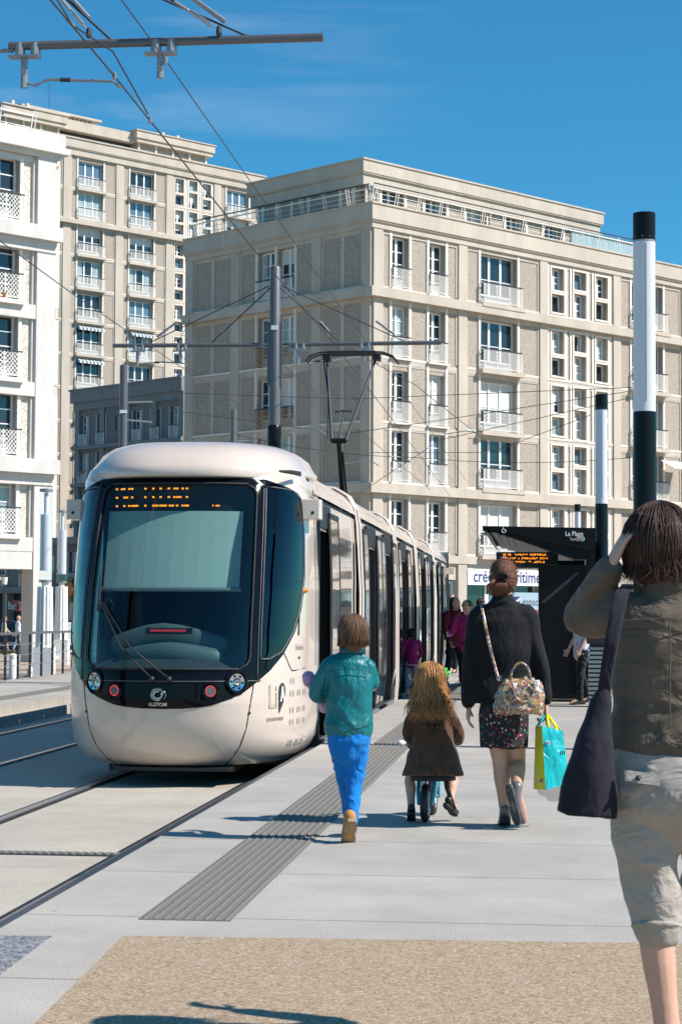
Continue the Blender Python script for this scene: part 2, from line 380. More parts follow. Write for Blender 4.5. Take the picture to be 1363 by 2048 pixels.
# our platform
b = MB(); b.box(EDGE, 40, -3, 70, ZG+.004, 0); structure(b, 'platform', M['granite'])
b = MB(); b.box(EDGE-.10, EDGE-.006, 1, 60, ZG, -.03); b.box(EDGE-.17, EDGE-.104, 1, 60, ZT, ZT+.05); structure(b, 'platform_kerb', M['dgrey'])
def sheet(name, pts, z0, z1, m):
    b = MB(); b.prism([(p[0], p[1]) for p in pts], 'z', z0, z1); return tag(b.build(name, m), kind='structure')
sheet('aggregate_paving', [onz(247, 1873, 0), onz(70, 2048, 0), onz(-40, 2160, 0), V((-.5, 1, 0)), V((9, 1, 0)), onz(2400, 1902, 0), onz(1363, 1888, 0)], -.02, .003, M['beige'])
sheet('dark_aggregate_paving', [onz(-60, 1872, 0), onz(104, 1873, 0), onz(-30, 1973, 0), onz(-100, 2010, 0)], -.02, .003, M['asphalt'])
def tactile(lo, hi, a, z_, bumps=True, aend=52):
    b = MB(); b.box(lo, hi, a, aend, z_-.02, z_+.004)
    if bumps:
        n = 9; st = (hi-lo)/n; y = a+.03
        while y < aend-.05:
            for i in range(n):
                x = lo+st*(i+.5); rx, ry = .011, .017
                q = [(x+rx*math.cos(t), y+ry*math.sin(t), z_+.004) for t in (0, 1.05, 2.09, 3.14, 4.19, 5.24)]
                q += [(x+rx*.6*math.cos(t), y+ry*.6*math.sin(t), z_+.010) for t in (0, 1.05, 2.09, 3.14, 4.19, 5.24)]
                b.add(q, [(j, (j+1) % 6, 6+(j+1) % 6, 6+j) for j in range(6)]+[(6, 7, 8, 9, 10, 11)])
            y += .046
    structure(b, 'tactile_paving', M['tactile'])
tactile(EDGE+.535, EDGE+.945, 8.72, 0)
tactile(E2-.95, E2-.54, 22, 0, False, 60)
# platform opposite, with a stepped kerb face
b = MB(); b.box(E2-2.95, E2, 16, 70, ZG+.004, 0); structure(b, 'far_platform', M['granite'])
b = MB(); b.box(E2+.003, E2+.10, 16, 70, ZG+.004, -.13); structure(b, 'far_platform_kerb', M['granite2'])
# ---------------------------------------------------------------- buildings
BROT = math.atan2(.6997, .7145)
M['blindw'] = mat('roller_blind', (.62, .60, .56), .7, var=.05, vs=3)
def facade_wall(mb, t0, t1, z0, z1, ops, depth=.42):
    """panel of wall from t0 to t1 with openings (a, b, lo, hi) sorted by a; several may share one column"""
    cols = {}
    for a, b_, lo, hi in ops: cols.setdefault((a, b_), []).append((lo, hi))
    x = t0
    for (a, b_) in sorted(cols):
        if a > x: mb.box(x, a, 0, depth, z0, z1)
        z = z0
        for lo, hi in sorted(cols[(a, b_)]):
            if lo > z+.01: mb.box(a, b_, 0, depth, z, lo)
            z = hi
        if z < z1-.01: mb.box(a, b_, 0, depth, z, z1)
        x = b_
    if x < t1: mb.box(x, t1, 0, depth, z0, z1)
_wm = {}
def win_mesh(w_, h, leaves, bars, frame=M['frame'], border=.08):
    k = (w_, h, leaves, bars, border)
    if k in _wm: return _wm[k]
    b = MB(); b.mt(frame); y0, y1 = .24, .33
    b.box(-w_/2, w_/2, y0, y1, 0, border); b.box(-w_/2, w_/2, y0, y1, h-border, h)
    b.box(-w_/2, -w_/2+border, y0, y1, border, h-border); b.box(w_/2-border, w_/2, y0, y1, border, h-border)
    lw = (w_-2*border)/leaves
    for i in range(1, leaves): x = -w_/2+border+i*lw; b.box(x-.075, x+.075, y0+.002, y1-.002, border, h-border)
    for j in range(1, bars+1):
        z = border+(h-2*border)*j/(bars+1); b.box(-w_/2+border, w_/2-border, y0+.03, y1-.01, z-.022, z+.022)
    if h > 1.8:
        b.box(-w_/2+border, w_/2-border, y0+.004, y1-.004, border, border+.42)
    f = b.mesh('window')
    p = {}
    for g in ('glass_d', 'glass_b', 'glass_c'):
        q = MB(); q.box(-w_/2+.03, w_/2-.03, .30, .325, .03, h-.03); p[g] = q.mesh('pane', M[g])
    for g, f_ in (('half', .45), ('third', .7)):
        q = MB(); q.mt(M['glass_d']); q.box(-w_/2+.03, w_/2-.03, .30, .325, .03, h*f_); q.mt(M['blindw']); q.box(-w_/2+.03, w_/2-.03, .295, .325, h*f_, h-.03); p[g] = q.mesh('pane')
    q = MB(); q.mt(M['glass_d']); q.box(-w_*.22, w_*.22, .30, .325, .03, h-.03); q.mt(M['glass_c']); q.box(-w_/2+.03, -w_*.22, .30, .325, .03, h-.03); q.box(w_*.22, w_/2-.03, .30, .325, .03, h-.03); p['drapes'] = q.mesh('pane')
    _wm[k] = (f, p); return _wm[k]
_rm = {}
def rail_mesh(w_, h=1.0, proj=.18, m='white'):
    k = (w_, h, proj, m)
    if k in _rm: return _rm[k]
    b = MB(); b.mt(M[m])
    y = -proj; zb = .08
    n = max(3, round((w_)/.16)); st = w_/n; rows = 5; rh = (h-.14)/rows
    for i in range(n):
        for j in range(rows):
            x = -w_/2+i*st; z = zb+j*rh
            b.bar((x, y, z), (x+st/2, y, z+rh/2), .02, .021); b.bar((x+st/2, y, z+rh/2), (x+st, y, z), .02, .021)
            b.bar((x, y, z+rh), (x+st/2, y, z+rh/2), .02, .021); b.bar((x+st/2, y, z+rh/2), (x+st, y, z+rh), .02, .021)
    b.box(-w_/2, w_/2, y-.02, y+.02, zb-.03, zb+.0)
    for x in (-w_/2, w_/2): b.box(x-.02, x+.02, y-.022, y+.022, 0, h)
    if proj > .3:
        for x in (-w_/2, w_/2): b.box(x-.015, x+.015, y, .0, h-.05, h); b.box(x-.015, x+.015, y, .0, zb, zb+.03)
    if w_ > 2:
        for x in (-w_/6, w_/6): b.box(x-.02, x+.02, y-.022, y+.022, 0, h)
    b.mt(M['iron']); b.box(-w_/2-.03, w_/2+.03, y-.03, y+.03, h-.05, h)
    _rm[k] = b.mesh('balcony_railing'); return _rm[k]
def put_window(root, T, t, z, w_, h, leaves, bars, rng, name='window', probs=(.45, .3, .25)):
    f, p = win_mesh(w_, h, leaves, bars)
    o = link(name, f, root, T @ Matrix.Translation((t, 0, z)))
    g = rng.choices(('glass_d', 'glass_b', 'glass_c'), probs)[0]
    if rng.random() < .3: g = rng.choice(('half', 'third', 'drapes', 'drapes'))
    link('pane', p[g], o)
def put_rail(root, T, t, z, w_, proj=.18, m='white'): link('balcony_railing', rail_mesh(w_, 1.0, proj, m), root, T @ Matrix.Translation((t, 0, z)))

def facade(root, T, bays, rows, rng, wall, fr, jamb, pil=.6, win_name='window', skip=None, rail_odd=None):
    """bays: (t0, t1, kind); rows: (z0, z1) ; fills wall, frame, jamb builders through T"""
    for b_ in (wall, fr, jamb): b_.T = T
    for ri, (z0, z1) in enumerate(rows):
        for bi, (a, b_, kind) in enumerate(bays):
            a += pil/2; b_ -= pil/2; ops = []; L0 = z0+.12; L1 = z1-.22
            if skip and skip(ri, bi): continue
            if kind == 'two':        # two narrow french windows
                cs = [a+(b_-a)*.235, a+(b_-a)*.72]; ww = 1.12
                for c in cs:
                    ops.append((c-ww/2, c+ww/2, L0, L0+2.42)); put_window(root, T, c, L0, ww, 2.42, 2, 3, rng, 'french_window', (.75, .15, .1))
                    put_rail(root, T, c, L0, ww)
                    for s in (-1, 1): jamb.box(c+s*(ww/2+.09)-.08, c+s*(ww/2+.09)+.08, -.07, .30, z0+.1, z1-.02)
                    jamb.box(c-ww/2-.17, c+ww/2+.17, -.22, .2, z0+.02, L0-.004)
                edges = [a]+[c+s*(ww/2+.17) for c in cs for s in (-1, 1)]+[b_]
                jamb.box(a, cs[0]-ww/2-.18, -.05, .01, z0+.02, z0+.13); jamb.box(cs[0]+ww/2+.18, cs[1]-ww/2-.18, -.05, .01, z0+.02, z0+.13)
            elif kind in ('wide', 'wide2'):
                c = a+(b_-a)*.44; ww = 2.7
                ops.append((c-ww/2, c+ww/2, L0, L0+2.45)); put_window(root, T, c, L0, ww, 2.45, 3, 1, rng, 'french_window', (.6, .25, .15))
                for s in (-1, 1): jamb.box(c+s*(ww/2+.09)-.08, c+s*(ww/2+.09)+.08, -.07, .30, z0+.1, z1-.02)
                put_rail(root, T, c, L0, ww+.1, .32)
                fr.box(c-ww/2-.25, c+ww/2+.25, -.42, -.02, z0-.10, z0+.10)
                jamb.box(a, c-ww/2-.36, -.06, .01, z0+.02, z0+.13); jamb.box(c+ww/2+.36, b_, -.06, .01, z0+.02, z0+.13)
            elif kind in ('six', 'sixl'):
                n = 3 if kind == 'six' else 2; W_ = (b_-a)/n; ww = .98
                for i in range(n):
                    c = a+W_*(i+.5)-.05; jw = .10
                    tall = (1.35, L1-1.35) ; small = .92
                    if i % 2 == 0: sq = (L0+.15, L0+.15+small); tl = (L0+.15+small+.22, L1-.02)
                    else: sq = (L1-small, L1); tl = (L0+.05, L1-small-.22)
                    for lo, hi, lf in ((sq[0], sq[1], 1), (tl[0], tl[1], 2)):
                        ops.append((c-ww/2, c+ww/2, lo, hi)); hh = round(hi-lo, 3)
                        put_window(root, T, c, lo, ww, hh, 1 if lf == 1 else 2, 0 if lf == 1 else 2, rng, win_name, (.4, .35, .25))
                        for s in (-1, 1): jamb.box(c+s*(ww/2+.06)-.055, c+s*(ww/2+.06)+.055, -.09, .15, lo-.1, hi+.1)
                        jamb.box(c-ww/2, c+ww/2, -.09, .15, lo-.1, lo-.003); jamb.box(c-ww/2, c+ww/2, -.09, .15, hi+.003, hi+.1)
                    for s in (-1, 1): jamb.box(c+s*(ww/2+.22)-.07, c+s*(ww/2+.22)+.07, -.05, .01, z0+.1, z1-.1)
                jamb.box(a, b_, -.07, .01, z0+.02, z0+.13)
            elif kind == 'pair':     # shaded side: two windows side by side between panels
                c = (a+b_)/2; ww = 1.15
                for s in (-1, 1):
                    q = c+s*(ww/2+.13); ops.append((q-ww/2, q+ww/2, L0, L0+2.42)); put_window(root, T, q, L0, ww, 2.42, 2, 3, rng, 'french_window', (.5, .1, .4))
                    put_rail(root, T, q, L0, ww, .18, rail_odd(ri) if rail_odd else 'white')
                for q in (c-ww-.24, c, c+ww+.24): jamb.box(q-.08, q+.08, -.07, .30, z0+.1, z1-.02)
                jamb.box(a, b_, -.10, .01, z0+.02, z0+.13)
            elif kind == 'blank':
                c = (a+b_)/2; fr.box(c-.12, c+.12, -.05, .01, z0+.13, z1-.1); jamb.box(a, b_, -.10, .01, z0+.02, z0+.13)
            facade_wall(wall, a-.02, b_+.02, z0, z1, ops)
            fr.box(a, b_, -.045, .006, z1-.2, z1)               # lintel band
            fr.box(a, a+.13, -.04, .008, z0+.13, z1-.2); fr.box(b_-.13, b_, -.04, .008, z0+.13, z1-.2)
    for b_ in (wall, fr, jamb): b_.T = None
I4 = Matrix.Identity(4)
TL = Matrix.Rotation(-pi/2, 4, 'Z')

# central building -------------------------------------------------
def pt(px, py, Y): return at(px, py, Y)
cc = pt(741, 1228, 91)
root = empty('apartment_building', (cc.x, cc.y, ZG), BROT, 'beige concrete corner block behind the tram with set-back top floor and a bank', 'building')
z = lambda zz: zz-ZG
rng = random.Random(3)
wall, fr, jamb = MB(), MB(), MB()
LV = [4.12, 7.13, 10.14, 13.15, 16.17, 19.15]
rows = [(z(a), z(b_)) for a, b_ in zip(LV, LV[1:])]
# leave room for the projecting ledges
rows2 = [(a+(.22 if i in (1, 4) else 0), b_-(.22 if i in (0, 3) else 0)) for i, (a, b_) in enumerate(rows)]
bays = [(.3, 6.1, 'two'), (6.1, 12.15, 'wide'), (12.15, 18.1, 'six'), (18.1, 24.1, 'wide'), (24.1, 30.1, 'six'), (30.1, 36, 'two')]
facade(root, I4, bays, rows2, rng, wall, fr, jamb)
bl = [(-12.9, -9.4, 'blank'), (-9.4, -3.6, 'pair'), (-3.6, -.2, 'blank')]
facade(root, TL, bl, rows2, rng, wall, fr, jamb, rail_odd=lambda r: 'rust' if r in (1, 2, 3) else 'white')
top = z(19.15)
for T, ps, e0, e1 in ((I4, [.3, 6.1, 12.15, 18.1, 24.1, 30.1, 36], 0, 36.3), (TL, [-12.9, -9.4, -3.6, -.3], -13.2, 0)):
    fr.T = T
    for p in ps: fr.box(p-.3, p+.3, -.12, .3, 0, top)
fr.T = None
def ledge(zz, proj, h, mb=fr, x1=36.3, y1=13.2):
    # one L-shaped course around the corner
    mb.prism([(-proj, -proj), (x1, -proj), (x1, .3), (.3, .3), (.3, y1), (-proj, y1)], 'z', zz, zz+h)
for zz in (7.13, 16.17):
    ledge(z(zz)-.22, .38, .44)
for zz in (10.14, 13.15):
    ledge(z(zz)-.28, .03, .30)
ledge(z(4.12)-.35, .16, .36)
corn = MB()
for a, b_, p in ((19.15, 19.42, .16), (19.42, 19.50, .24), (19.50, 20.22, .30), (20.22, 20.30, .36)): ledge(z(a), p, b_-a, corn)
# ground floor
gf = MB(); gf.mt(M['conc'])
for T in (I4, TL):
    gf.T = T
    if T is I4:
        for t0, t1 in ((.6, 5.8), (6.4, 11.85), (12.45, 17.8), (18.4, 23.8), (24.4, 29.8), (30.4, 36)):
            gf.mt(M['dark2']); gf.box(t0, t1, .35, .4, 0, z(3.75))
            gf.mt(M['conc']); gf.box(t0, t1, -.0, .3, z(3.0), z(3.78))
            gf.box(t0, t1, 0, .34, 0, .5)
    else:
        gf.mt(M['conc'])
        for t0, t1 in ((-12.6, -9.7), (-9.1, -3.9), (-3.3, -.6)): gf.box(t0, t1, .05, .4, 0, z(3.78))
gf.T = None
gf.build('ground_floor', None, root)
for i, (t0, t1) in enumerate(((.6, 5.8), (6.4, 11.85), (12.45, 17.8), (18.4, 23.8))):
    n = 3
    for k in range(n):
        ww = round((t1-t0)/n-.02, 3); f, p = win_mesh(ww, 2.95, 1, 0, border=.12)
        o = link('shop_window', f, root, Matrix.Translation((t0+(k+.5)*(t1-t0)/n, 0, .52))); link('pane', p['glass_d' if (i+k) % 2 else 'glass_b'], o)
wall.build('wall', M['panel'], root); fr.build('concrete_frame', M['conc'], root); jamb.build('sills_and_jambs', M['conc_l'], root)
corn.build('cornice', M['conc'], root)
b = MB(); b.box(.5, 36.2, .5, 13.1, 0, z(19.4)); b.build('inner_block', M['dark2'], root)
b = MB(); b.box(-.1, 36, -.1, 13, z(19.9), z(20.0)); b.build('terrace', M['conc'], root)
# set-back top floor
ph = MB(); PX0, PX1, PY0, PY1 = 1.3, 18.6, 1.9, 9.3; pz0, pz1 = z(20.0), z(22.05)
ph.mt(M['panel']); 
S4 = Matrix.Translation((PX0, PY0, 0)); tw = [1.2, 4.2, 7.2, 10.2, 13.2, 15.6]
ph.T = S4; facade_wall(ph, 0, PX1-PX0, pz0, pz1-.1, [(t, t+1.5, pz0+.25, pz0+1.75) for t in tw])
for t in tw: put_window(root, S4, t+.75, pz0+.25, 1.5, 1.5, 2, 0, rng, 'terrace_window', (.8, .1, .1))
ph.mt(M['conc_l'])
for t in tw:
    for q in (t-.1, t+1.6): ph.box(q-.09, q+.09, -.08, .3, pz0, pz1-.2)
ph.mt(M['conc'])
for t in (.05, PX1-PX0-.2): ph.box(t, t+.15, -.09, .3, pz0, pz1-.2)
for t in (.8, 8.9, 16.2): ph.lathe([(.07, pz0), (.07, pz1-.4), (.11, pz1-.3), (.11, pz1-.2)], 8, (t, -.12, 0))
ph.T = Matrix.Translation((PX0, PY0, 0)) @ TL
ph.mt(M['panel']); facade_wall(ph, -(PY1-PY0), 0, pz0, pz1-.1, [])
ph.mt(M['conc_l'])
for t in (-7.0, -6.0, -4.9, -3.7, -1.5, -.6): ph.box(t-.1, t+.1, -.07, .01, pz0, pz1-.2)
ph.T = None; ph.mt(M['conc'])
for a, b_, p in ((21.6, 22.1, .28), (22.1, 22.17, .38), (22.17, 22.74, .42), (22.74, 22.82, .48)):
    ph.box(PX0-p, PX1+p, PY0-p, PY1+p, z(a), z(b_))
ph.box(PX0+.5, PX1-.2, PY0+.5, PY1, pz0, z(21.9))
phb = ph.build('top_floor', None, root)
b = MB(); b.mt(M['iron']); b.box(14.6, 16.0, 3, 4.2, z(22.83), z(23.1)); b.box(14.3, 16.3, 2.8, 4.4, z(23.15), z(23.23)); b.build('chimney_cap', None, phb)
def terrace_rail(parent, T, L_, zz, st=1.45, glass=None):
    b = MB(); b.T = T; b.mt(M['white']); k = int(L_/st)
    for i in range(k+1):
        x = L_*i/k
        b.bar((x, -.18, zz-.1), (x, -.42, zz+.95), .035, .03); b.bar((x+.16, -.18, zz-.1), (x+.16, -.42, zz+.95), .03, .025)
    for j, h in enumerate((.12, .34, .56)): b.bar((0, -.2-.05*j, zz+h), (L_, -.2-.05*j, zz+h), .018)
    b.bar((0, -.38, zz+.78), (L_, -.38, zz+.78), .06, .05)
    b.mt(M['iron']); b.bar((0, -.42, zz+.97), (L_, -.42, zz+.97), .05)
    if glass:
        b.mt(M['glass_c']); b.box(glass, L_, -.33, -.31, zz+.05, zz+.88)
    return b.build('terrace_railing', None, parent)
terrace_rail(root, Matrix.Translation((.2, .5, 0)), 21.3, z(20.3), glass=14.5)
terrace_rail(root, Matrix.Translation((.6, .2, 0)) @ TL @ Matrix.Translation((-12.8, 0, 0)), 12.6, z(20.3))
# bank sign and poster
sg = MB(); sg.mt(M['signw']); sg.box(6.42, 12.3, -.16, -.10, z(2.78), z(3.55)); sgo = sg.build('shop_sign', None, root)
text('lettering', 'crédit maritime', .82, M['blue_txt'], sgo, Matrix.Translation((9.32, -.165, z(2.93))), bold=.012, xs=.98)
b = MB(); b.mt(mat('poster_blue', (.33, .44, .52), .4)); b.box(9.2, 12.1, -.05, -.02, z(.4), z(2.45)); b.mt(mat('poster_red', (.35, .06, .06), .4)); b.box(11.2, 11.5, -.06, -.051, z(.4), z(1.6)); b.box(11.6, 11.8, -.06, -.051, z(.4), z(1.6))
b.mt(M['blue_txt']); b.box(9.5, 10.35, -.06, -.051, z(1.75), z(2.25))
b.mt(M['signw']); b.tube([(9.5, -.064, z(2.2)), (9.8, -.064, z(2.03)), (10.1, -.064, z(2.0)), (10.35, -.064, z(2.13))], .05, 6); b.tube([(9.5, -.064, z(1.82)), (9.8, -.064, z(1.98)), (10.1, -.064, z(1.95)), (10.35, -.064, z(1.78))], .05, 6)
po = b.build('window_poster', None, root); text('lettering', 'espace', .55, M['grey'], po, Matrix.Translation((11.3, -.06, z(1.82))))

# striped sun awning on the far bay
b = MB(); b.mt(M['white']); b.add([(21.3, -.5, 0), (23.4, -.5, 0), (23.4, -1.5, -.5), (21.3, -1.5, -.5)], [(0, 1, 2, 3)]); b.mt(M['conc'])
for k in range(5): b.box(21.5+k*.4, 21.6+k*.4, -1.52, -1.49, -.55, -.45)
b.bar((23.3, -.3, -.7), (23.3, -1.5, -.5), .03); aw = b.build('awning', None, root); aw.location = (0, 0, z(9.6))

# shaded wing behind --------------------------------------------------------------
def far_root(px, Y, name, label): p = pt(px, 1228, Y); return empty(name, (p.x, p.y, ZG), BROT, label, 'building')
wr = far_root(366, 150, 'apartment_building', 'low wing in shade-darkened grey with shuttered windows between the tall tower and the corner block')
wall, fr, jamb = MB(), MB(), MB(); rng = random.Random(5)
def zoy(py, Y): return at(681, py, Y).z-ZG
wt = zoy(772, 156); st = 3.0
# facade runs back to the left: t from -22 (left end) to 0
wl = 13.6
rws = [(wt-1.7-st*(i+1), wt-1.7-st*i) for i in range(6)]
def wing(root, T, t0, t1, n, rws, rng, wall, fr, jamb, wallz):
    wall.T = fr.T = jamb.T = T; W_ = (t1-t0)/n
    for ri, (z0, z1) in enumerate(rws):
        ops = []
        for i in range(n):
            c = t0+W_*(i+.5)
            if i % 4 == 2:
                ops.append((c-.55, c+.55, z0+1.1, z0+2.3)); put_window(root, T, c, z0+1.1, 1.1, 1.2, 1, 0, rng, 'window', (.2, .3, .5))
            else:
                ops.append((c-.5, c+.5, z0+.1, z0+2.5)); put_window(root, T, c, z0+.1, 1.0, 2.4, 2, 3, rng, 'window', (.5, .3, .2)); put_rail(root, T, c, z0+.1, 1.0)
                for s in (-1, 1): jamb.box(c+s*.62-.1, c+s*.62+.1, -.06, .1, z0+.1, z0+2.55)
        facade_wall(wall, t0, t1, z0, z1, ops)
        if ri in (0, 1): fr.box(t0-.2, t1, -.35, .1, z0-.2, z0+.1)
        jamb.box(t0, t1, -.09, .01, z0-.02 if ri > 1 else z0+.11, z0+.12)
    for k in range(5): t = t0+.3+(t1-t0-.6)*k/4; fr.box(t-.3, t+.3, -.14, .2, 0, rws[0][1])
    wall.T = fr.T = jamb.T = None
wing(wr, TL, -wl, 0, 6, rws, rng, wall, fr, jamb, 0)
fr.T = TL
for a, b_, p in ((-1.7, -1.1, .15), (-1.1, -.15, .35), (-.15, 0, .45)): fr.box(-wl-p, 0, -p, .5, wt+a, wt+b_)
fr.T = None
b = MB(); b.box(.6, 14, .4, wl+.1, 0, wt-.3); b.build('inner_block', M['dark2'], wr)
M['wingp'] = gravel('shaded_pebbledash', [(.10, .09, .085), (.17, .155, .145), (.21, .195, .18), (.26, .24, .22)], 24); M['wingc'] = mat('shaded_concrete', (.23, .225, .22), .85, var=.12, vs=1, vd=8); M['wingl'] = mat('shaded_trim', (.34, .33, .32), .8)  # shade painted in: concrete tones darkened for the bounce light the wing lacks
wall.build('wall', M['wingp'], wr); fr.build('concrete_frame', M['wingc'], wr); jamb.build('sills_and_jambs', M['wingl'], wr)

# tower ------------------------------------------------------------------------------
TY = 172.0
p = pt(104, 1228, TY)
TROT = BROT-R(1.0)
tr = empty('apartment_tower', (p.x, p.y, ZG), TROT, 'tall beige concrete tower of fourteen storeys with white balcony railings, at left behind', 'building')
wall, fr, jamb = MB(), MB(), MB(); rng = random.Random(11)
def t_at(px):   # facade parameter under a pixel column
    r = (px-681.5)/F; sx, sy = math.cos(TROT), math.sin(TROT)
    return (r*p.y-p.x)/(sx-r*sy)
tt = [t_at(x) for x in (22, 125, 231, 332, 428, 520)]
TOP = zoy(318, 174); sto = 2.93
tb = [(tt[0], tt[1], 'sixl'), (tt[1], tt[2], 'wide'), (tt[2], tt[3], 'wide'), (tt[3], tt[4], 'six'), (tt[4], tt[5], 'wide'), (tt[5], tt[5]+6, 'wide')]
rws = [(TOP-sto*(i+1), TOP-sto*i) for i in range(13)]
rws = [(a+(.2 if i in (1, 12) else 0), b_-(.2 if i in (2,) else 0)) for i, (a, b_) in enumerate(rws)]
def skp(ri, bi): return (bi == 3 and ri > 8) or (bi == 4 and ri > 3) or (bi == 5)
facade(tr, I4, tb, rws, rng, wall, fr, jamb, pil=.8, skip=skp)
for t in tt: fr.box(t-.4, t+.4, -.14, .3, 0, TOP)
for k in (2, 13): fr.box(tt[0]-.5, tt[5]+6, -.5, .3, TOP-sto*k-.22, TOP-sto*k+.16)
for k in range(1, 13):
    if k != 2: fr.box(tt[0], tt[5]+6, -.03, .05, TOP-sto*k-.2, TOP-sto*k+.02)
x0, x1 = tt[0]-.5, t_at(513)
for a, b_, q in ((0, .55, .25), (.55, .65, .36), (.65, 1.42, .42), (1.42, 1.55, .52)): fr.box(x0, x1+q, -q, 16, TOP+a, TOP+b_)
wall.build('wall', M['panel'], tr); fr.build('concrete_frame', M['conc'], tr); jamb.build('sills_and_jambs', M['conc_l'], tr)
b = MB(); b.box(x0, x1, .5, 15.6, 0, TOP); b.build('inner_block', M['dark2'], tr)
b = MB(); b.box(x1-.4, x1, 0, 16, 0, TOP); b.build('end_wall', M['panel'], tr)
# sun awnings on three balconies
for k_, (bi, ri) in enumerate(((1, 5), (2, 5), (1, 6))):
    a_, b2 = tb[bi][0]+.4, tb[bi][1]-.4; c_ = a_+(b2-a_)*.44; z1_ = rws[ri][1]-.25; q = MB(); q.mt(M['white']); n_ = 14
    for i in range(n_):
        q.mt(M['white'] if i % 2 else M['glass_b']); x_0 = c_-1.4+2.8*i/n_; q.box(x_0, x_0+2.8/n_, -.45, -.40, z1_-.45, z1_-.25); q.add([(x_0, -.0, z1_), (x_0+2.8/n_, -.0, z1_), (x_0+2.8/n_, -.45, z1_-.25), (x_0, -.45, z1_-.25)], [(0, 1, 2, 3)])
    q.build('awning', None, tr)
# roof storey
b = MB(); b.mt(M['panel']); TP = TOP+1.55; 
ra, rb, rc, rd = x0, t_at(138), t_at(283), t_at(436)
def blk(a, c, y0, zt):
    b.mt(M['panel']); b.box(a+.3, c-.3, y0+.5, 15, TP, zt-1.1)
    b.mt(M['conc'])
    for q0, q1, q in ((-1.1, -.75, 0), (-.75, -.1, .15), (-.1, 0, .25)): b.box(a-q, c+q, y0-q, 15, zt+q0, zt+q1)
    b.mt(M['conc_l']); n = int((c-a)/1.5)
    for i in range(n): t = a+.5+(c-a-1)*i/max(1, n-1); b.box(t-.1, t+.1, y0+.38, y0+.6, TP, zt-1.1)
zt1 = TP+2.2
blk(ra, rb, 1.2, zt1); blk(rc, rd, 1.2, zt1+.15)
b.mt(M['dark2']); b.box(rb, rc, 2.5, 15, TP, zt1-.9); b.mt(M['conc']); b.box(rb-.1, rc+.1, 1.7, 14.9, zt1-1.0, zt1-.1)
pa, pb = t_at(105), t_at(235)
b.box(pa, pb, 5.5, 13, zt1, zt1+.5); b.box(pa-.9, pb+.9, 4.2, 14, zt1+1.0, zt1+1.2)
for i in range(16): t = pa+(pb-pa)*i/15; b.box(t-.12, t+.12, 4.6, 5.6, zt1+.45, zt1+1.0)
b.mt(M['iron']); b.cyl((t_at(180), 7, zt1+1), (t_at(180), 7, zt1+4.6), .035, .02, 6)
for px in (40, 70, 345, 375): b.mt(M['conc_l']); b.cyl((t_at(px), 2, zt1), (t_at(px), 2, zt1+.6), .18, n=8)
b.build('roof_storey', None, tr)

# white building on the left -----------------------------------------------------------
WY = 76.0
p = pt(97, 1228, WY)
wb = empty('white_apartment_building', (p.x, p.y, ZG), BROT, 'bright white apartment block over an arcade, cut by the left edge of the photo', 'building')
wall, fr, jamb = MB(), MB(), MB(); rng = random.Random(2)
def zz_(py): return at(100, py, WY).z-ZG
lv = [zz_(1090), zz_(936), zz_(783), zz_(630), zz_(474), zz_(322)]
rows = [(a+.28, b_-.14) for a, b_ in zip(lv, lv[1:])]
tw_ = [t_at(x) for x in (82, 42, 0)]
wb_t = lambda px: ((px-681.5)/F*p.y-p.x)/(math.cos(BROT)-(px-681.5)/F*math.sin(BROT))
e = wb_t(97); cpl = wb_t(73); j0 = wb_t(35)
for T_ in (I4,):
    for ri, (z0, z1) in enumerate(rows):
        ops = []
        for c0 in (j0, j0-5.9):
            ww = 2.3; c = c0-ww/2-.12
            ops.append((c-ww/2, c+ww/2, z0+.1, z0+2.5)); put_window(wb, I4, c, z0+.1, ww, 2.4, 3, 3, rng, 'french_window', (.8, .1, .1)); put_rail(wb, I4, c, z0+.1, ww+.1, .24)
            for s in (-1, 1): jamb.box(c+s*(ww/2+.07)-.07, c+s*(ww/2+.07)+.07, -.07, .3, z0, z1)
            jamb.box(c-ww/2-.1, c+ww/2+.1, -.42, .0, z0-.1, z0+.06)
        facade_wall(wall, j0-12, cpl, z0-.1, z1+.1, ops)
        fr.box(j0+1.75, cpl-.02, -.05, .01, z0, z1-.05); fr.box(cpl-.42, cpl-.3, -.12, 0, z0, z1)
        fr.box(j0-12, cpl, -.06, .02, z1-.12, z1+.12)
    fr.box(cpl-.3, e, -.25, .5, 0, lv[-1])
    fr.box(j0-9.0, j0-7.4, -.25, .5, 0, lv[-1])
    for k, zz in enumerate(lv[:-1]):
        big = k in (1, 4)
        fr.box(j0-12, e+(.08 if big else -.28), -.6 if big else -.22, .5, zz-.28, zz+.26)
        if big: fr.box(j0-12, e+.02, -.3, .5, zz-.7, zz-.284)
    fr.box(j0-12, cpl-.3, -.2, .5, lv[0]-.95, lv[0]-.28)
    for a, b_, q in ((0, .18, .20), (.18, .42, .45), (.42, .95, .30)):
        fr.box(j0-12, e+q, -q-.1, 8, lv[-1]+a, lv[-1]+b_)
wall.build('wall', M['panelw'], wb); fr.build('white_frame', M['whiteb'], wb); jamb.build('sills_and_jambs', M['white'], wb)
b = MB(); b.box(j0-12, e-.1, .6, 7.5, lv[0]-.9, lv[-1]); b.build('inner_block', M['conc_l'], wb)
terrace_rail(wb, Matrix.Translation((j0-12, 1.0, 0)), 12.9, lv[-1]+1.0)
for xa, xb, ya in ((cpl-.3, e-.1, 6), (j0-9, j0-8, 6), (j0-12, j0-11.2, 6), (j0-12, j0-11.2, .55)):
    b = MB(); b.box(xa, xb, ya, ya+1, 0, lv[0]-.9); b.build('arcade_column', M['whiteb'], wb)
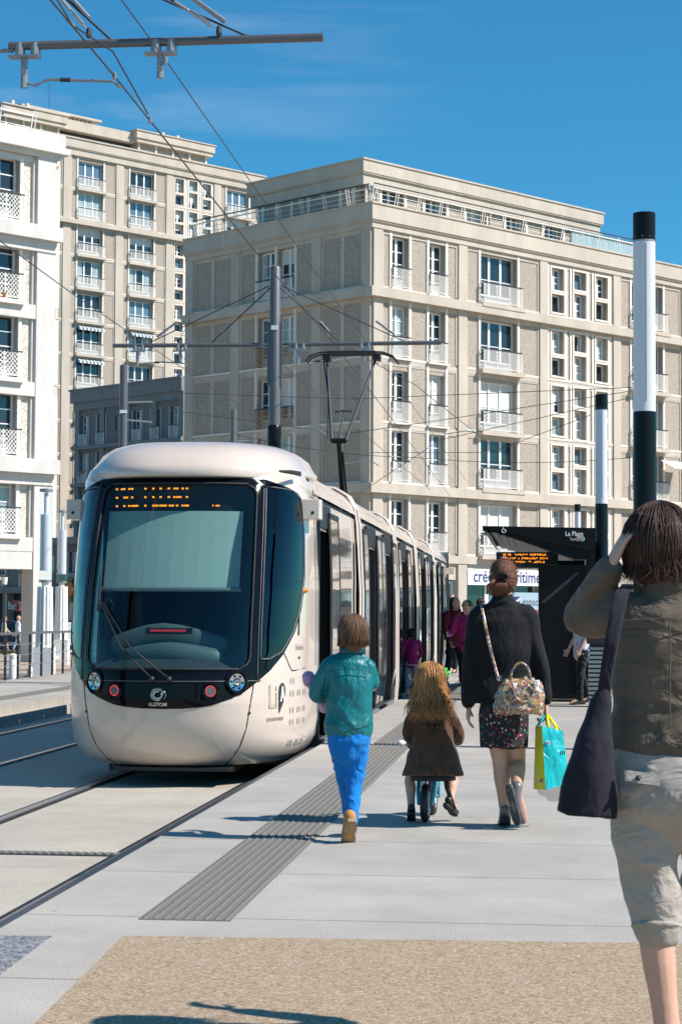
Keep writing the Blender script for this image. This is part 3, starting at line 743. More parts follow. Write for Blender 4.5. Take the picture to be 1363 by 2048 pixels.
# flower pots on the third balcony
for k, dx in enumerate((-.7, -.2, .35)):
    po = empty('flower_pot', (0, 0, 0), 0, ['terracotta pot at left end of the white balcony floor', 'terracotta pot in the middle of the white balcony', 'terracotta pot at the right end of the white balcony'][k], 'flower pot', 'pots on the white balcony')
    Mx = wb.matrix_basis @ Matrix.Translation((j0-1.27+dx, -.22, lv[3]+.35)); po.location = (Matrix.Translation(wb.location) @ Matrix.Rotation(BROT, 4, 'Z')) @ V((j0-1.27+dx, -.18, lv[3]+.34))
    q = MB(); q.lathe([(.09, 0), (.13, .2), (.14, .22)], 12); q.build('pot', mat('terracotta', (.42, .13, .06), .8) if k == 0 else bpy.data.materials['terracotta'], po, True)
    q = MB()
    for i in range(26):
        a = random.uniform(0, 6.3); r_ = random.uniform(.02, .16); h = random.uniform(.22, .42); c = V((r_*math.cos(a), r_*math.sin(a), h)); d = V((random.uniform(-1, 1), random.uniform(-1, 1), .5)).normalized()*.06; e_ = d.orthogonal().normalized()*.03
        q.add([c-d, c+e_, c+d, c-e_], [(0, 1, 2, 3)])
    q.build('leaves', mat('pot_leaves', (.07, .12, .03), .7) if k == 0 else bpy.data.materials['pot_leaves'], po, fix=False)

# shaded shop row seen through the arcade
sr = far_root(172, 138, 'shop_row', 'dark shaded shop row with a red bar sign seen through the white arcade at left')
wall, fr, jamb = MB(), MB(), MB(); rng = random.Random(8)
H_ = at(130, 1076, 141).z-ZG
wing(sr, TL, -46, 0, 16, [(3.6, H_-.5)], rng, wall, fr, jamb, 0)
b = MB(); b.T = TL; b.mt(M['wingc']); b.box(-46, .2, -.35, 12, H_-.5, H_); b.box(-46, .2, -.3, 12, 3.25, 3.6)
b.mt(M['dark2']); b.box(-46, 0, .6, 12, 0, 3.25)
b.mt(M['conc'])
for k in range(12): b.box(-45.9+k*4, -45.4+k*4, -.02, .6, 0, 3.25)
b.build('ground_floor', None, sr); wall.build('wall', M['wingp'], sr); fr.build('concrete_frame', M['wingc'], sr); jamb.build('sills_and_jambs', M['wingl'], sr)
def t_sr(px): 
    r = (px-681.5)/F; o = sr.location; dx, dy = math.sin(BROT), -math.cos(BROT)
    return (r*o.y-o.x)/(dx-r*dy)
b = MB(); b.T = TL; b.mt(mat('sign_red', (.28, .02, .02), .5)); b.box(t_sr(33), t_sr(66), -.3, -.1, 1.95, 2.75); s1 = b.build('bar_sign', None, sr)
text('lettering', 'Bar Tabac', .75, M['signw'], s1, TL @ Matrix.Translation((t_sr(50), -.32, 2.1)))
b = MB(); b.T = TL; b.mt(mat('sign_olive', (.10, .11, .03), .5)); b.box(t_sr(128), t_sr(152), -.3, -.1, 2.6, 4.3); b.mt(mat('sign_orange', (.6, .16, .01), .5)); b.cyl((t_sr(148.5), -.4, 3.5), (t_sr(148.5), -.3, 3.5), .5, n=16); s1 = b.build('shop_sign', None, sr)
text('lettering', 'ANCE', .8, M['signw'], s1, TL @ Matrix.Translation((t_sr(137), -.32, 3.1)))
# ---------------------------------------------------------------- the tram
NOSE = 18.2
tram = empty('tram', tuple(tf(TC, NOSE, ZT)), -AZ, 'cream white tram with black windscreen and orange display, doors open at the platform', 'tram')
PW = [(.20, 1.01), (.27, 1.085), (.38, 1.145), (.55, 1.165), (.8, 1.17), (1.9, 1.17), (2.4, 1.157), (2.8, 1.135), (2.97, 1.115), (3.08, 1.075)]
PY = [(.20, .36), (.27, .24), (.38, .14), (.55, .05), (.8, .0), (1.05, .01), (1.4, .08), (1.9, .25), (2.4, .48), (2.8, .70), (2.97, .80), (3.08, .86)]
YS = 1.95; SN = 2.5
def Wz(z): return interp(PW, z)
def Yz(z): return interp(PY, z)
def S(th, z, off=0):
    """front shell: th 0 at the middle of the nose, +-pi/2 where the straight side starts"""
    w_ = Wz(z); y0 = Yz(z); e = 2/SN; D = YS-y0
    def f(t, z2):
        w2 = Wz(z2); y2 = Yz(z2); return V((math.copysign(w2*abs(math.sin(t))**e, t), y2+(YS-y2)*(1-max(0, math.cos(t))**e), z2))
    p = f(th, z)
    if off:
        t = max(-1.5, min(1.5, th)); a = f(t+.02, z)-f(t-.02, z); b_ = f(t, z+.02)-f(t, z-.02); n = a.cross(b_).normalized(); p = p+n*off
    return p
def arc_theta(s_, z=1.0, _c={}):
    if z not in _c:
        t = [(0, 0)]; pr = S(0, z)
        for i in range(1, 181):
            q = S(i/180*pi/2, z); t.append((t[-1][0]+(q-pr).length, i/180*pi/2)); pr = q
        _c[z] = t
    tb_ = _c[z]; m = tb_[-1][0]
    if abs(s_) > m: return math.copysign(pi/2, s_), abs(s_)-m
    return math.copysign(interp(tb_, abs(s_)), s_), 0
def SA(s_, z, off=0, ref=1.0):
    th, ex = arc_theta(s_, ref); p = S(th, z, off)
    if ex: p.y += ex
    return p
def patch(mb, zs, fl, fr_, off, nt=16):
    rows = []
    for z_ in zs:
        a, b_ = fl(z_), fr_(z_); rows.append([S(lerp(a, b_, j/nt), z_, off) for j in range(nt+1)])
    k = nt+1; mb.add([p for r_ in rows for p in r_], [(i*k+j, i*k+j+1, (i+1)*k+j+1, (i+1)*k+j) for i in range(len(rows)-1) for j in range(nt)])
def fr_range(a, b, n): return [lerp(a, b, i/n) for i in range(n+1)]
MT_ = [(.745, 0), (.75, 6), (.76, 12), (.78, 18), (.845, 28), (.90, 34), (.963, 39), (1.1, 49.5), (1.235, 58), (1.45, 68), (1.67, 74.5), (2.0, 79), (2.4, 79), (2.7, 77.5), (2.78, 75), (2.83, 70), (2.87, 61), (2.90, 52), (2.92, 45), (2.94, 41)]
def mth(z_): return R(interp(MT_, z_))
ZB, ZTOP = .745, 2.94
zs = sorted(set([.20, .235, .27, .32, .38, .46, .55, .65, .72, .745, .8, .9, 1.0]+[m_[0] for m_ in MT_]+fr_range(1.0, 2.94, 22)+[2.97]))
b = MB()
patch(b, [z_ for z_ in zs if z_ <= .745], lambda z_: -pi/2, lambda z_: pi/2, 0, 64)
zm = [z_ for z_ in zs if .745 <= z_ <= 2.94]
patch(b, zm, lambda z_: mth(z_), lambda z_: pi/2, 0, 24); patch(b, zm, lambda z_: -pi/2, lambda z_: -mth(z_), 0, 24)
patch(b, [2.94, 2.97, 3.02, 3.06], lambda z_: -pi/2, lambda z_: pi/2, 0, 64)
shell = b.build('front_body', M['cream'], tram, True, fix=False)
# cheek up to the first door
zp = [.20, .27, .38, .55, .8, 1.3, 1.9, 2.4, 2.8, 2.90]
def side_strip(mb, y0, y1, zlist, sx=1, out=0):
    mb.grid(lambda u, v: (sx*(Wz(lerp_list(zlist, v))+out), lerp(y0, y1, u), lerp_list(zlist, v)), 1, len(zlist)-1)
def lerp_list(l, v):
    k = v*(len(l)-1); i = min(int(k), len(l)-2); return lerp(l[i], l[i+1], k-i)
# roof cap: dome above the windscreen
RP = [(2.955, 1.115, .70), (3.0, 1.13, .685), (3.06, 1.12, .72), (3.14, 1.08, .80), (3.22, 1.04, .92), (3.29, .95, 1.10), (3.335, .84, 1.32), (3.36, .66, 1.6), (3.375, .4, 1.95), (3.38, .1, 2.2)]
b = MB(); k = 40; vs = []
for (z_, w_, y0) in RP:
    for j in range(k+1):
        t = -pi/2+pi*j/k; e = 2/2.7
        vs.append((math.copysign(w_*abs(math.sin(t))**e, t), y0+(2.7-y0)*(1-max(0, math.cos(t))**e)*(1 if y0 < 2 else .6), z_+(.075*max(0, min(1, (abs(t)-.75)/.35))**1.5 if z_ < 3.05 else (.03*max(0, min(1, (abs(t)-.75)/.35)) if z_ < 3.1 else 0))))
b.add(vs, [(i*(k+1)+j, i*(k+1)+j+1, (i+1)*(k+1)+j+1, (i+1)*(k+1)+j) for i in range(len(RP)-1) for j in range(k)])
b.add([vs[(len(RP)-1)*(k+1)+j] for j in range(k+1)], [tuple(range(k+1))])
b.build('roof_cap', M['cream'], tram, True)
# air intake notch on the right shoulder and the bracket boxes
for sx in (-1, 1):
    b = MB(); b.mt(M['cream']); b.limb([(sx*1.03, 1.40, 2.93), (sx*1.09, 1.6, 2.925), (sx*1.105, 1.9, 2.91), (sx*1.11, 2.7, 2.9)], [(.008, .01), (.02, .04), (.03, .08), (.035, .10)], 12)
    b.mt(M['black_m']); b.limb([(sx*.97, .93, 3.012), (sx*1.06, 1.12, 3.015), (sx*1.115, 1.36, 3.015)], [(.012, .012), (.012, .022), (.012, .026)], 10)
    b.build('shoulder_trim', None, tram, True)
    b = MB(); b.mt(M['cream']); b.prism([(1.02+.0, 2.58), (1.30, 2.58), (1.32, 2.62), (1.32, 2.76), (1.02, 2.78)], 'z', 0, .2)
    # camera box
    b = MB(); b.mt(M['cream'])
    b.prism([(sx*1.10, 1.52), (sx*1.285, 1.54), (sx*1.30, 1.60), (sx*1.29, 1.80), (sx*1.10, 1.86)], 'z', 2.575, 2.775); b.mt(M['black_m']); b.cyl((sx*1.22, 1.56, 2.64), (sx*1.22, 1.528, 2.64), .018, n=10)
    cbx = b.build('camera_box', None, tram); mo = cbx.modifiers.new('bevel', 'BEVEL'); mo.width = .02; mo.segments = 3
# black mask
b = MB(); b.mt(M['black_gl'])
WA, WB_ = 1.11, 2.88       # windscreen opening
TP_ = R(36.3)              # half angle of the windscreen
lo = [z_ for z_ in zs if .745 <= z_ <= WA]+[WA]
patch(b, lo, lambda z_: -mth(z_), lambda z_: mth(z_), .006, 40)
patch(b, [WB_, 2.91, 2.94], lambda z_: -mth(z_), lambda z_: mth(z_), .006, 40)
mid = [WA]+[z_ for z_ in zs if WA < z_ < WB_]+[WB_]
def rc(z_, a, b_, lim, r_=.13, mn=R(6)):      # rounded corner
    d = min(z_-a, b_-z_); 
    return lim if d >= r_ else lim-mn*(1-math.sqrt(max(0, 1-((r_-d)/r_)**2)))
for s_ in (-1, 1):
    L_ = (lambda z_: rc(z_, WA, WB_, TP_)); H__ = (lambda z_: R(40.6))
    if s_ > 0: patch(b, mid, L_, H__, .006, 4)
    else: patch(b, mid, lambda z_: -R(40.6), lambda z_: -rc(z_, WA, WB_, TP_), .006, 4)
    SL = lambda z_: R(44); 
    def SR(z_): return max(R(44.1), mth(z_)-R(2.2) if z_ < 2.5 else mth(z_)-R(2.4))
    if s_ > 0: patch(b, mid, lambda z_: R(40.6), lambda z_: mth(z_), .003, 10)
    else: patch(b, mid, lambda z_: -mth(z_), lambda z_: -R(40.6), .003, 10)
mask = b.build('black_mask', None, tram, True, fix=False)
# side panes
for s_ in (-1, 1):
    b = MB(); zz = [z_ for z_ in fr_range(1.20, 2.84, 26)]
    f0 = lambda z_: R(42.6)+max(0, 0); f1 = lambda z_: max(R(43), rc(z_, 1.20, 2.90, mth(z_)-R(3), .1, R(5)))
    if s_ > 0: patch(b, zz, f0, f1, .009, 12)
    else: patch(b, zz, lambda z_: -f1(z_), lambda z_: -f0(z_), .009, 12)
    b.build('side_window', M['sideglass'], tram, True, fix=False)
    b = MB(); edge = [S(s_*R(42.2), z_, .012) for z_ in zz]+[S(s_*lerp(R(42.2), f1(2.84), j/6), lerp(2.865, 2.845, j/6), .012) for j in range(7)]+[S(s_*f1(z_), z_, .012) for z_ in zz[::-1]]
    b.tube(edge+[edge[0]], .007, 5); b.build('window_seal', M['grey'], tram, True)
# windscreen glass
b = MB(); zz = [WA-.01]+fr_range(WA, WB_, 24)+[WB_+.01]
patch(b, zz, lambda z_: -TP_-R(1), lambda z_: TP_+R(1), .000, 28)
b.build('windscreen', M['windscreen'], tram, True, fix=False)
b = MB(); 
loop = [S(rc(z_, WA, WB_, TP_), z_, .012) for z_ in fr_range(WA, WB_, 40)]+[S(t, WB_, .012) for t in fr_range(R(32), -R(32), 20)]+[S(-rc(z_, WA, WB_, TP_), z_, .012) for z_ in fr_range(WB_, WA, 40)]+[S(t, WA, .012) for t in fr_range(-R(32), R(32), 20)]
b.mt(M['dark']); b.tube(loop+[loop[0]], .011, 6)
b.mt(M['grey'])
for s_ in (-1, 1): b.tube([S(s_*R(40.8), z_, .010) for z_ in fr_range(1.0, 2.92, 20)], .006, 5)
b.tube([S(t, 1.0, .010) for t in fr_range(-R(43), R(43), 24)], .005, 5)
b.build('windscreen_seal', None, tram, True)
# panel seams on the cream nose
for s_ in (-1, 1):
    b = MB(); b.mt(M['dark'])
    b.tube([S(s_*R(interp([(.2, 26), (.35, 31), (.55, 35), (.95, 39)], z_)), z_, .001) for z_ in fr_range(.2, .96, 12)], .006, 4)
    b.tube([SA(s_*q[0], q[1], .001) for q in ((1.33, 1.33), (1.45, 1.22), (1.56, 1.12), (1.62, 1.08), (1.72, 1.08), (2.1, 1.095))], .006, 4)
    b.tube([S(s_*(pi/2-.001), z_, .001)+V((0, .33, 0)) for z_ in fr_range(1.1, 2.9, 10)], .004, 4)
    for q in ((.87, .7), (1.30, 1.23), (1.42, 1.43), (1.7, 1.95), (1.85, 1.95), (1.84, 1.2)):
        p_ = SA(s_*q[0], q[1], .002); b.limb([p_, p_+V((0, -.003, 0))], [.014, .014], 8)
    b.build('panel_seams', None, tram, True)
# headlamps
def disc(mb, c, n_, r0, r1, seg=24, dep=0):
    a = n_.orthogonal().normalized(); b_ = n_.cross(a)
    P0 = [c+(a*math.cos(2*pi*j/seg)+b_*math.sin(2*pi*j/seg))*r0 for j in range(seg)]; P1 = [c+n_*dep+(a*math.cos(2*pi*j/seg)+b_*math.sin(2*pi*j/seg))*r1 for j in range(seg)]
    mb.add(P0+P1, [(j, (j+1) % seg, seg+(j+1) % seg, seg+j) for j in range(seg)])
def nrm(s_, z_):
    th, _ = arc_theta(s_); return (S(th, z_, .1)-S(th, z_, 0)).normalized()
for s_ in (-1, 1):
    for (sa, z_, r_, kind) in ((.715, .99, .122, 'headlight'), (.455, .91, .082, 'fog_light')):
        c = SA(s_*sa, z_, .008); n_ = nrm(s_*sa, z_); b = MB()
        a = n_.orthogonal().normalized(); b_ = n_.cross(a)
        b.mt(M['black_gl']); disc(b, c, n_, r_*1.02, r_*.86, 28, .012); disc(b, c+n_*.012, n_, r_*.86, r_*.70, 28, -.012)
        b.mt(M['chrome']); disc(b, c+n_*.001, n_, r_*.72, r_*.66, 28, .010)
        if kind == 'headlight':
            disc(b, c+n_*.010, n_, r_*.66, r_*.35, 28, -.006); disc(b, c+n_*.003, n_, r_*.34, r_*.22, 24, .012); b.mt(M['galv']); disc(b, c+n_*.014, n_, r_*.22, r_*.08, 20, -.004)
            b.mt(M['black_gl']); disc(b, c+n_*.010, n_, r_*.08, 0.001, 12, .002)
            for j in range(6): t = j*pi/3+.3; q = c+n_*.014+(a*math.cos(t)+b_*math.sin(t))*r_*.5; disc(b, q, n_, r_*.09, 0.001, 8, .003)
        else:
            b.mt(M['grey']); disc(b, c+n_*.004, n_, r_*.68, .001, 24, .003)
            b.mt(M['red_l'])
            for j in range(18): t = 2*pi*j/18; q = c+n_*.010+(a*math.cos(t)+b_*math.sin(t))*r_*.56; disc(b, q, n_, r_*.078, 0.001, 6, .003)
            b.mt(M['galv'])
            for rr in (.16, .34):
                for j in range(int(rr*34)): t = 2*pi*j/int(rr*34); q = c+n_*.008+(a*math.cos(t)+b_*math.sin(t))*r_*rr; disc(b, q, n_, r_*.06, 0.001, 6, .004)
        b.build(kind, None, tram, True, fix=False)
# maker's emblem and name
b = MB(); c = V((0, 0, 0))
for r_, t0, t1, w_ in ((.058, 0.3, 5.2, .009), (.038, 1.2, 7.0, .013), (.072, 1.0, 2.4, .004), (.072, 5.6, 6.9, .005)):
    b.tube([SA(-.03+r_*math.cos(t)*1.05, .875+r_*.85*math.sin(t), .012) for t in fr_range(t0, t1, 18)], w_*.9, 6)
b.build('emblem', M['chrome'], tram, True)
text('maker_name', 'ALSTOM', .042, M['chrome'], tram, wrap=lambda x, y, z_: SA(x-.03, .775+y, .010+z_), bold=.0012, xs=1.1)
# city transport logo, dots, small print
beige_p = mat('logo_beige', (.50, .42, .31), .4); ink = mat('logo_black', (.03, .028, .03), .4); dotm = mat('dot_grey', (.42, .37, .33), .5)
lw = lambda dx, dz, off=.006: (lambda x, y, z_: SA(dx+x, dz+y, off+z_))
text('logo_letter', 'Li', .31, beige_p, tram, wrap=lw(1.215, .74), bold=.004, xs=.75)
b = MB(); q = [(math.cos(t)*.068, math.sin(t)*.085) for t in fr_range(-.5, pi, 14)]
poly = q+[(-.068, -.12), (-.062, -.21), (.01, -.12), (.045, -.08)]
b.add([SA(1.385+x, .885+y, .006) for x, y in poly]+[SA(1.385, .885-.03, .0065)], [(i, (i+1) % len(poly), len(poly)) for i in range(len(poly))]); b.build('logo_pin', ink, tram, fix=False)
text('logo_letter', 'A', .19, M['signw'], tram, wrap=lw(1.385, .80, .009), bold=.008, xs=.62)
text('small_print', "LES LIGNES DE L'AGGLO", .046, dotm, tram, wrap=lw(1.26, .615), xs=.60)
text('operator_mark', 'CODAH', .10, M['grey'], tram, wrap=lw(1.93, 2.18), xs=.5)
b = MB(); b.grid(lambda u, v: SA(1.83+.17*u, 2.30+.32*v, .006), 2, 4); b.build('operator_mark', mat('mark_grey', (.33, .31, .30), .5), tram)
text('town_name', 'Courbevoie', .085, dotm, tram, wrap=lw(1.86, 1.28), xs=.7)
b = MB()
for row, z_ in enumerate((.98, .86, .70, .585, .38, .28)):
    for dx in (1.60, 1.68, 1.82, 1.90, 2.04, 2.12):
        if row == 0 and dx > 1.75: continue
        rx = .022; rz = .032; b.add([SA(dx-.02*row*.2+rx*math.cos(t), z_+rz*math.sin(t), .005) for t in fr_range(0, 2*pi*11/12, 11)], [tuple(range(12))])
b.build('dot_pattern', dotm, tram, fix=False)
b = MB(); 
for s_ in (-1, 1):
    p_ = SA(s_*1.98, 1.86, .0); b.limb([p_, p_+V((s_*.03, 0, 0))], [.035, .02], 10)
b.build('turn_signal', mat('amber', (.8, .22, .02), .2, coat=.5), tram, True)
b = MB(); b.mt(M['dark'])
p1 = [SA(1.80, z_, .004) for z_ in fr_range(1.42, 1.72, 6)]; b.tube(p1, .010, 5); b.build('door_handle', None, tram, True)
# wiper
b = MB(); b.mt(M['black_m'])
pv = S(R(2), 1.02, .03); pv2 = S(-R(2), 1.02, .03); tip = S(-R(26), 1.72, .045)
b.tube([pv, S(-R(10), 1.3, .06), tip], [.010, .008, .007], 6); b.tube([pv2, S(-R(14), 1.3, .06), tip+V((-.03, 0, .02))], [.010, .008, .007], 6)
b.tube([S(-R(29), z_, .03) for z_ in fr_range(1.64, 2.12, 6)], [.012]*4+[.009, .004, .003], 5); b.limb([pv, pv+V((0, -.03, 0))], [.03, .028], 8); b.limb([pv2, pv2+V((0, -.03, 0))], [.03, .028], 8)
b.tube([tip, tip+V((.07, 0, .03)), tip+V((.11, 0, -.02)), tip+V((.08, 0, -.10))], .005, 5)
b.build('wiper', None, tram, True)
# pale inner lining of the left windscreen pillar
b = MB(); b.mt(mat('pillar_lining', (.55, .72, .66), .5)); zz = fr_range(1.16, 2.45, 18)
patch(b, zz, lambda z_: -R(35.5), lambda z_: -R(35.5)+R(interp([(1.1, 4.0), (1.3, 3.6), (1.8, 3.4), (2.2, 2.6), (2.45, .6)], z_)), -.03, 4); b.build('pillar_lining', None, tram, True, fix=False)
# cab interior
b = MB(); b.mt(M['dark2'])
b.box(-1.1, 1.1, 2.5, 2.55, .35, 3.0); 
for zf in (.36, 2.925):
    ps = [S(t, zf, -.03) for t in fr_range(-1.5, 1.5, 30)]; b.prism([(p.x*.97, p.y+.03) for p in ps]+[(1.1, 2.5), (-1.1, 2.5)], 'z', zf, zf+.02)
def dsh(u, v):
    p = S(lerp(-1.35, 1.35, u), 1.12, -.06); q_ = V((p.x*.9, max(1.2, p.y+.15), 0)); r_ = p.lerp(q_, v); return (r_.x, r_.y, 1.07+.20*math.sin(min(1, v*1.3)*pi/2)+.04*math.cos((u-.5)*9))
b.grid(dsh, 24, 8)
b.limb([(0, 1.35, 1.0), (0, 1.45, 1.5), (0, 1.5, 1.85)], [(.28, .1), (.26, .09), (.14, .06)])
b.build('cab_interior', None, tram, True, auto=40)
b = MB(); b.mt(mat('dash_teal', (.10, .13, .14), .5)); b.limb([(-.42, .50, 1.18), (0, .42, 1.24), (.42, .50, 1.18)], [(.09, .12)]*3, side=(0, 1, 0)); b.limb([(-.55, .62, 1.3), (-.1, .6, 1.42), (.45, .65, 1.3)], [(.06, .12)]*3, side=(0, 1, 0)); b.build('dashboard', None, tram, True)
b = MB(); b.mt(mat('dim_red_lens', (.35, .01, .02), .3, emit=(1, .04, .08), es=.35)); b.box(-.20, .14, .47, .5, 1.455, 1.475); b.mt(M['black_m']); b.box(-.25, .20, .48, .52, 1.43, 1.49); b.build('red_light_strip', None, tram)
b = MB(); b.mt(mat('blind_fabric', (.42, .49, .47), .8, var=.03, vs=3)); b.grid(lambda u, v: (lerp(-.70, .62, u), lerp(.56, .80, v)+.10*(2*u-1)**2, lerp(1.86, 2.62, v)), 10, 4)
b.mt(M['galv']); b.tube([(lerp(-.72, .64, u), .55+.10*(2*u-1)**2, 1.855) for u in fr_range(0, 1, 10)], .022, 8); b.build('sun_blind', None, tram, fix=False)
b = MB(); b.mt(M['black_m'])
def dby(x): return .845+1.24*(1-math.cos(math.asin(min(1, (abs(x)/1.17)**1.25)))**.8)
b.grid(lambda u, v: (lerp(-.78, .78, u), dby(lerp(-.78, .78, u)), lerp(2.62, 2.915, v)), 16, 1); b.build('destination_box', None, tram)
b = MB(); b.mt(M['orange_l'])
rows_ = ((295, ((345, 357), (372, 397), (413, 425), (428, 438), (497, 507), (537, 548), (573, 585), (614, 626), (642, 668), (683, 693), (703, 715))),
         (338, ((345, 357), (387, 412), (428, 438), (497, 507), (537, 548), (573, 585), (614, 626), (642, 653), (657, 683), (703, 715))),
         (381, ((345, 357), (387, 397), (413, 423), (428, 466), (497, 507), (537, 570), (574, 611), (620, 647), (655, 668), (683, 693), (697, 719), (833, 839), (848, 868))))
for ry, segs in rows_:
    zc = 2.84-(ry-295)*.00193
    for a, c_ in segs:
        n = max(1, round((c_-a)/6.2))
        for i in range(n):
            x = -.655+(a+(i+.15)*(c_-a)/n-345)*.00200; b.box(x, x+.0095, dby(x)-.006, dby(x)-.002, zc-.008, zc+.008)
b.build('led_text', None, tram)

# --- cars behind the nose
JO = [2.45, 6.9, 13.0, 18.0, 23.9, 29.9]
LEN = 29.9
doors = [(2.62, 3.62), (8.1, 9.5), (10.9, 12.3), (14.2, 15.6), (19.2, 20.6), (22.0, 23.2), (26.0, 27.2)]
def wallpieces(a, b_): # parts of a side without doors
    out = []; y = a
    for d in doors:
        if d[1] < a or d[0] > b_: continue
        if d[0] > y: out.append((y, d[0]))
        y = d[1]
    if y < b_: out.append((y, b_))
    return out
for k, (ja, jb) in enumerate(zip([YS]+JO[1:-1], JO[1:])):
    a = ja if k == 0 else ja+.22; b_ = jb-.22 if k < 4 else jb
    bm_ = MB(); bm_.mt(M['cream'])
    low = [.20, .27, .38, .48]; up = [2.52, 2.7, 2.82]
    for p0, p1 in wallpieces(a, b_):
        side_strip(bm_, p0, p1, low if k else [.20, .27, .38, .55, .8, 1.0, 1.9, 2.52] if p1 < 2.7 else low)
    side_strip(bm_, a, b_, up)
    side_strip(bm_, a, b_, [.20, .38, .8, 1.9, 2.82], -1)
    # door pockets: vertical trim
    bm_.build('body_side', None, tram, True, fix=False, auto=40)
    g = MB(); g.mt(M['tramglass'])
    for p0, p1 in wallpieces(a, b_):
        if p1 < 2.7: continue
        side_strip(g, p0+.02, p1-.02, [.48, .8, 1.0, 1.5, 2.0, 2.52], 1, .004)
    g.build('window_band', None, tram, True, fix=False)
    g = MB(); g.mt(M['tramglass']); side_strip(g, a+.6, b_-.3, [1.1, 1.5, 2.0, 2.4], -1, .004)
    g.build('window_band', None, tram, True, fix=False)
    r_ = MB(); r_.mt(M['cream'])
    prof = [(1.155, 2.87), (1.12, 2.98), (1.04, 3.09), (.90, 3.17), (.7, 3.21), (.35, 3.225), (0, 3.23)]
    pf = [(x, z_) for x, z_ in prof]+[(-x, z_) for x, z_ in prof[::-1][1:]]
    ya = a if k else 2.2
    n = max(2, int((b_-ya)/1.2)); 
    for i in range(n):
        q0 = lerp(ya, b_, i/n)+.006; q1 = lerp(ya, b_, (i+1)/n)-.006
        r_.grid(lambda u, v: (lambda q: (q[0], lerp(q0, q1, u), q[1]))((lerp(pf[min(int(v*12), 11)][0], pf[min(int(v*12), 11)+1][0], v*12-min(int(v*12), 11)), lerp(pf[min(int(v*12), 11)][1], pf[min(int(v*12), 11)+1][1], v*12-min(int(v*12), 11)))), 1, 12)
    r_.mt(M['black_m']); r_.box(-1.12, 1.12, ya, b_, 2.80, 2.86)
    r_.build('roof_fairing', None, tram, True, auto=30)
    # gangway bellows and light ring
    if k < 4:
        g = MB(); g.mt(M['dark'])
        for i in range(6):
            y_ = b_+.03+i*.07; g.prism([(-1.08, .35), (1.08, .35), (1.10, 1.9), (1.04, 2.8), (.9, 3.05), (-.9, 3.05), (-1.04, 2.8), (-1.10, 1.9)], 'y', y_, y_+.04)
        g.prism([(-1.02, .38), (1.02, .38), (1.0, 2.75), (-1.0, 2.75)], 'y', b_, b_+.44)
        g.mt(M['cream']); pr = [(1.19, .25), (1.215, .6), (1.215, 1.9), (1.175, 2.75), (1.14, 2.96), (1.05, 3.12), (.9, 3.21), (.6, 3.25), (0, 3.26)]; pr = pr+[(-x, z_) for x, z_ in pr[::-1][1:]]
        g.tube([(x, b_+.03, z_) for x, z_ in pr], [(.045, .02)]*len(pr), 8, side=(0, 1, 0)); g.tube([(x, b_+.42, z_) for x, z_ in pr], [(.045, .02)]*len(pr), 8, side=(0, 1, 0))
        g.build('gangway', None, tram)
# open doorways: two leaves slid outwards each, dark frame, lit step
for di, (a, b_) in enumerate(doors):
    w_ = (b_-a)/2 if di else b_-a
    spots = [(b_+.02, b_+.02+w_)] if di == 0 else [(a-.02-w_, a-.02), (b_+.02, b_+.02+w_)]
    if di == 0: spots = [(b_-.25, b_+.65)]
    for q0, q1 in spots:
        d = MB(); zd = [.33, .8, 1.3, 1.9, 2.4, 2.72]
        d.mt(M['tramglass']); d.grid(lambda u, v: (Wz(lerp_list(zd, v))+.050, lerp(q0+.035, q1-.035, u), lerp_list(zd, v)), 1, 5)
        d.mt(M['black_m'])
        for yy in (q0, q1-.035): d.tube([(Wz(z_)+.036, yy+.018, z_) for z_ in zd], [(.022, .022)]*6, 4, side=(1, 0, 0))
        for z_ in (.34, 2.70): d.box(Wz(z_)+.02, Wz(z_)+.058, q0, q1, z_-.03, z_+.03)
        d.build('door_leaf', None, tram)
    d = MB(); d.mt(M['black_m'])
    d.box(1.02, 1.17, a-.03, a+.03, .30, 2.78); d.box(1.02, 1.17, b_-.03, b_+.03, .30, 2.78); d.box(1.0, 1.17, a, b_, 2.55, 2.8)
    d.mt(M['dgrey']); d.box(.6, 1.22, a, b_, .24, .315); d.mt(M['galv']); d.box(1.17, 1.235, a, b_, .30, .325)
    d.mt(mat('yellow_rail', (.75, .52, .03), .3) if di == 0 else bpy.data.materials['yellow_rail']); d.cyl((.95, a+.12, .35), (.95, a+.12, 2.6), .018, n=8); d.cyl((1.0, b_-.1, .8), (1.0, b_-.1, 1.7), .02, n=8)
    d.build('door_frame', None, tram)
b = MB(); b.mt(M['dark2']); b.box(-1.1, -1.05, 2.6, LEN-.3, .35, 2.8); b.box(-1.1, 1.12, 2.6, LEN-.3, .25, .3); b.box(-1.1, 1.1, 2.6, LEN-.3, 2.70, 2.76); b.box(-1.05, 1.1, LEN-.5, LEN-.4, .3, 2.8)
b.mt(mat('seat_fabric', (.16, .05, .09), .8))
for i in range(18):
    y_ = 4.2+i*1.45
    b.box(-1.0, -.15, y_, y_+.1, .75, 1.45); b.box(-1.0, -.15, y_-.4, y_, .68, .78)
b.build('saloon_interior', None, tram)
b = MB(); b.mt(M['black_m'])
b.box(-.95, .95, 1.7, LEN-.5, .12, .24); b.box(-.6, .6, .55, 1.7, .13, .20); b.box(-.5, .6, .30, .55, .155, .185)
for y_ in (3.2, 4.9, 15.0, 16.8, 25.5, 27.2):
    for s_ in (-1, 1): b.cyl((s_*.78, y_, .29), (s_*.65, y_, .29), .29, n=20)
b.build('underframe', None, tram)
